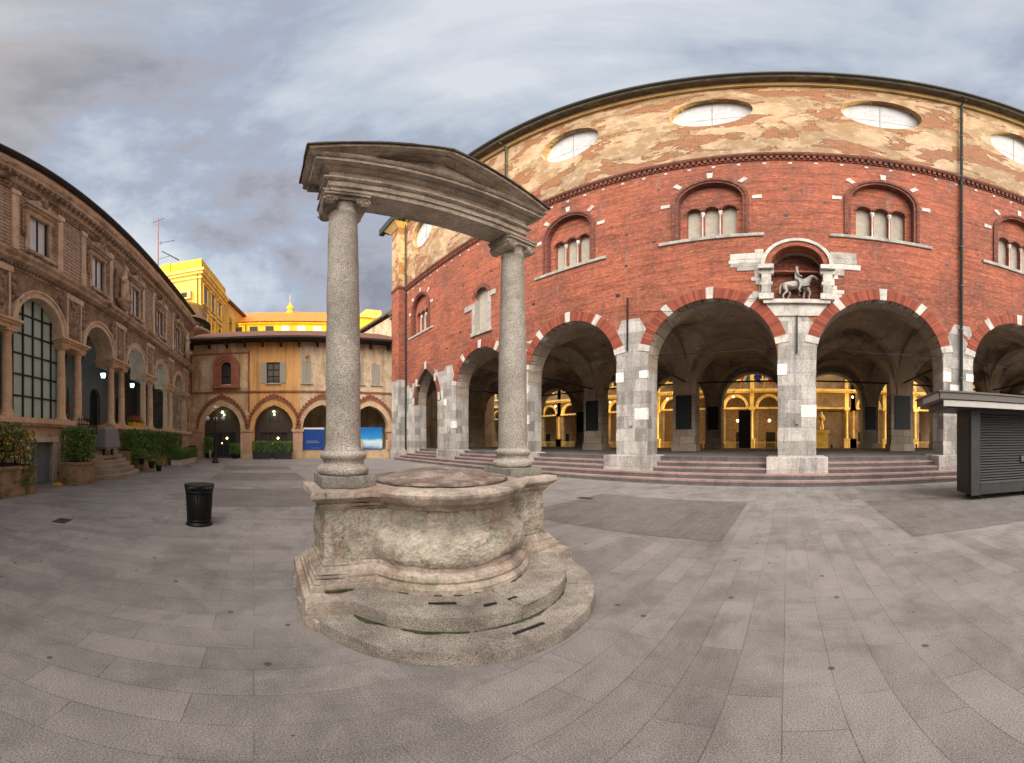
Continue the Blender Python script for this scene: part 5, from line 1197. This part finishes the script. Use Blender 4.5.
# ================================================================== ground
def slabs(name, c1, c2, c3, w=.80, h=.265, dark=.5):
    M = Mat(name, .62, spec=.4)
    ob_ = M.obj(); sp = M.n('ShaderNodeSeparateXYZ', i0=ob_)
    jit = M.math('MULTIPLY', M.noise(.5, 2), .05)
    v = M.n('ShaderNodeCombineXYZ', X=sp.outputs[1], Y=M.math('ADD', sp.outputs[0], jit)).outputs[0]
    col, f = M.brick(v, c1, c2, mul(c1, .38), w, h, .0035, -.1, .37, .3)
    n1 = M.noise(.45, 7, .7); n2 = M.noise(3.5, 7, .75); n3 = M.noise(135, 5, .75); n4 = M.noise(1.3, 6, .7, dist=.6)
    col = M.mix(M.math('MULTIPLY', M.step(n1, .42, .62), .6), col, c3)
    col = M.mix(M.math('MULTIPLY', M.step(n4, .48, .66), dark), col, mul(c1, .36))
    lst = M.n('ShaderNodeTexNoise', Vector=M.scaled(ob_, (2.2, .35, 1)), Scale=1.0, Detail=7.0, Roughness=.75).outputs['Fac']
    col = M.mix(M.math('MULTIPLY', M.step(lst, .54, .66), .4), col, mul(c1, .45))
    col = M.mix(M.math('MULTIPLY', M.step(n2, .52, .75), .5), col, mul(c1, 1.35))
    col = M.mix(M.math('MULTIPLY', M.step(M.noise(.9, 8, .78, dist=1.5), .52, .62), .35), col, mul(c1, .5))
    col = M.mix(1.0, col, M.ramp(n3, [(.38, (.25, .25, .25)), (.5, (.9, .9, .9)), (.62, (1.0, 1.0, 1.0))]), 'MULTIPLY')
    col = M.mix(M.math('MULTIPLY', M.step(n3, .57, .66), .6), col, mul(c1, 2.0))
    vo = M.n('ShaderNodeTexVoronoi', Vector=ob_, Scale=3.1, Randomness=1.0).outputs['Distance']
    spt = M.math('LESS_THAN', M.math('ADD', vo, M.math('MULTIPLY', M.noise(14, 3), .06)), .105)
    col = M.mix(M.math('MULTIPLY', spt, .75), col, (.035, .032, .03))
    h_ = M.math('SUBTRACT', M.math('ADD', M.math('MULTIPLY', n3, .3), M.math('MULTIPLY', n2, .6)), f)
    return M.out(col, M.bump(h_, .35, .01), M.ramp(n2, [(.3, (.5, .5, .5)), (.7, (.8, .8, .8))]))
MT['paving'] = slabs('granite_paving', (.285, .264, .25), (.195, .181, .172), (.37, .345, .328))
MT['panel_dark'] = slabs('porphyry_paving', (.19, .172, .165), (.145, .133, .13), (.23, .21, .198), .4, .12, .3)
b = B(); b.add([(-400, -400, 0), (400, -400, 0), (400, 400, 0), (-400, 400, 0)], [(0, 1, 2, 3)])
tag(b.o('ground', 'paving'), 'grey granite slab paving of the square', kind='structure')
b = B()
for (x0, x1, y0, y1) in ((-5.0, -.96, 4.82, 8.2), (1.88, 9.5, 4.85, 8.2), (-20.5, -17.5, -1.7, 2), (-15.9, -12.8, -1.7, 2), (-10.6, -7.6, -1.6, 2)):
    b.add([(x0, y0, .004), (x1, y0, .004), (x1, y1, .004), (x0, y1, .004)], [(0, 1, 2, 3)])
tag(b.o('pavement', 'panel_dark'), 'dark porphyry panels set in the pale paving', kind='structure')
for (x, y, w, d, lb) in ((-5.3, -3.35, .36, .26, 'small dark square drain cover in the paving left of the bin'), (-4.95, 7.3, .4, .22, 'small dark drain cover near the steps, right of the well'), (-19.8, -3.9, .7, .4, 'dark drain cover far off before the palace planters')):
    t = thing('drain_cover', lb, 'drain cover', (x, y, 0), .1 if x < -5 else 0, 'drain covers in the paving')
    B().box(-w / 2, w / 2, -d / 2, d / 2, .0, .008).o('plate', 'kiosk', t)

# ================================================================== sky, sun, camera
SUN_EL, SUN_AZ = 3.2, 9.0     # low in the east, slightly south of it
w = bpy.data.worlds.new('World'); SC.world = w; w.use_nodes = True; T = w.node_tree; T.nodes.clear()
class WN(Mat):
    def __init__(s): s.t = T
W = WN()
sky = T.nodes.new('ShaderNodeTexSky'); sky.sky_type = 'NISHITA'; sky.sun_disc = False; sky.sun_elevation = math.radians(8); sky.sun_rotation = math.radians(90 + SUN_AZ); sky.air_density = 1.0; sky.dust_density = 1.5
tc = W.n('ShaderNodeTexCoord').outputs['Generated']
sp = W.n('ShaderNodeSeparateXYZ', i0=tc)
den = W.math('ADD', W.math('MAXIMUM', sp.outputs[2], 0.0), .35)
vec = W.n('ShaderNodeCombineXYZ', X=W.math('DIVIDE', sp.outputs[0], den), Y=W.math('DIVIDE', sp.outputs[1], den), Z=.3).outputs[0]
n1 = W.noise(1.3, 10, .6, vec, .5); n2 = W.noise(2.6, 8, .6, vec, .5)
cover = W.math('ADD', W.math('MULTIPLY', W.math('ADD', W.math('MULTIPLY', n1, .72), W.math('MULTIPLY', n2, .28)), 1.45), -.225)
def lobe(v, lo, k):
    global cover
    dd = W.n('ShaderNodeVectorMath', {'operation': 'DOT_PRODUCT'}, i0=tc, i1=v).outputs['Value']
    cover = W.math('ADD', cover, W.math('MULTIPLY', W.step(dd, lo, 1.0), k))
lobe((-.526, -.20, .826), .88, .14); lobe((-.85, .12, .5), .93, .08); lobe((-.1, .35, .93), .75, -.07); lobe((.55, .55, .62), .75, -.05); lobe((-.72, -.42, .55), .86, -.09); lobe((-.95, .1, .3), .85, -.08)
cloud = W.ramp(cover, [(.32, (.66, .69, .74)), (.42, (.50, .55, .63)), (.49, (.37, .42, .52)), (.54, (.38, .38, .435)), (.64, (.235, .235, .285)), (.78, (.36, .34, .37))])
low = W.step(sp.outputs[2], .42, .08)
cloud = W.mix(W.math('MULTIPLY', low, .75), cloud, W.mix(W.step(n2, .42, .58), (.68, .61, .59), (.42, .42, .48)))
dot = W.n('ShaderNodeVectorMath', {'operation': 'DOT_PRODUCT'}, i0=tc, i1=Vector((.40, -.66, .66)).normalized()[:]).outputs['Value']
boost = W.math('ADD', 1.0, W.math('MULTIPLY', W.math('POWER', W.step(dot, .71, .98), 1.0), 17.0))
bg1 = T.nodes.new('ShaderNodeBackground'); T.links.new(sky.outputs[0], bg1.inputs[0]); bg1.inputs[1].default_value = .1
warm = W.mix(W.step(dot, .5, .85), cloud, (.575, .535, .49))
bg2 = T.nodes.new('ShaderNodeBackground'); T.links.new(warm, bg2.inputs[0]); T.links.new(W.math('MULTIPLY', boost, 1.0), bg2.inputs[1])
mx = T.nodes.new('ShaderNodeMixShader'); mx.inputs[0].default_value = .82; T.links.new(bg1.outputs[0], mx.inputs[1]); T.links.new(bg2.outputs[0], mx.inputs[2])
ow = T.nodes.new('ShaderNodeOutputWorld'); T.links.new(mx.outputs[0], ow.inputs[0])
sd = bpy.data.lights.new('sun', 'SUN'); sd.energy = 4.2; sd.color = (1, .70, .18); sd.angle = math.radians(2.0)
so = bpy.data.objects.new('sun', sd); COL.objects.link(so)
ea, aa = math.radians(SUN_EL), math.radians(SUN_AZ)
dirv = Vector((math.cos(aa) * math.cos(ea), -math.sin(aa) * math.cos(ea), math.sin(ea)))   # towards the sun
so.rotation_euler = dirv.to_track_quat('Z', 'Y').to_euler(); so.location = (0, 0, 40)
cd = bpy.data.cameras.new('camera'); cd.type = 'PANO'; cd.panorama_type = 'EQUIRECTANGULAR'
F, X0p, H0 = 340.0, 788.0, 441.0
half = 1024 / F / 2
cd.longitude_min, cd.longitude_max = -half, half
cd.latitude_max = H0 / F; cd.latitude_min = -(763 - H0) / F
cd.clip_start = .05; cd.clip_end = 2000
co = bpy.data.objects.new('camera', cd); COL.objects.link(co); co.location = (0, 0, 1.5)
co.rotation_euler = (PI / 2, 0, (X0p - 512) / F); SC.camera = co
try:
    cd.cycles.panorama_type = 'EQUIRECTANGULAR'; cd.cycles.longitude_min, cd.cycles.longitude_max = -half, half; cd.cycles.latitude_max = H0 / F; cd.cycles.latitude_min = -(763 - H0) / F
except Exception: pass
SC.render.engine = 'CYCLES'; SC.cycles.use_denoising = True; SC.cycles.denoiser = 'OPENIMAGEDENOISE'; SC.cycles.denoising_prefilter = 'NONE'; SC.cycles.max_bounces = 6; SC.cycles.diffuse_bounces = 4; SC.cycles.sample_clamp_indirect = 4
SC.view_settings.view_transform = 'Standard'; SC.view_settings.look = 'None'; SC.view_settings.gamma = 1; SC.view_settings.exposure = 0.36
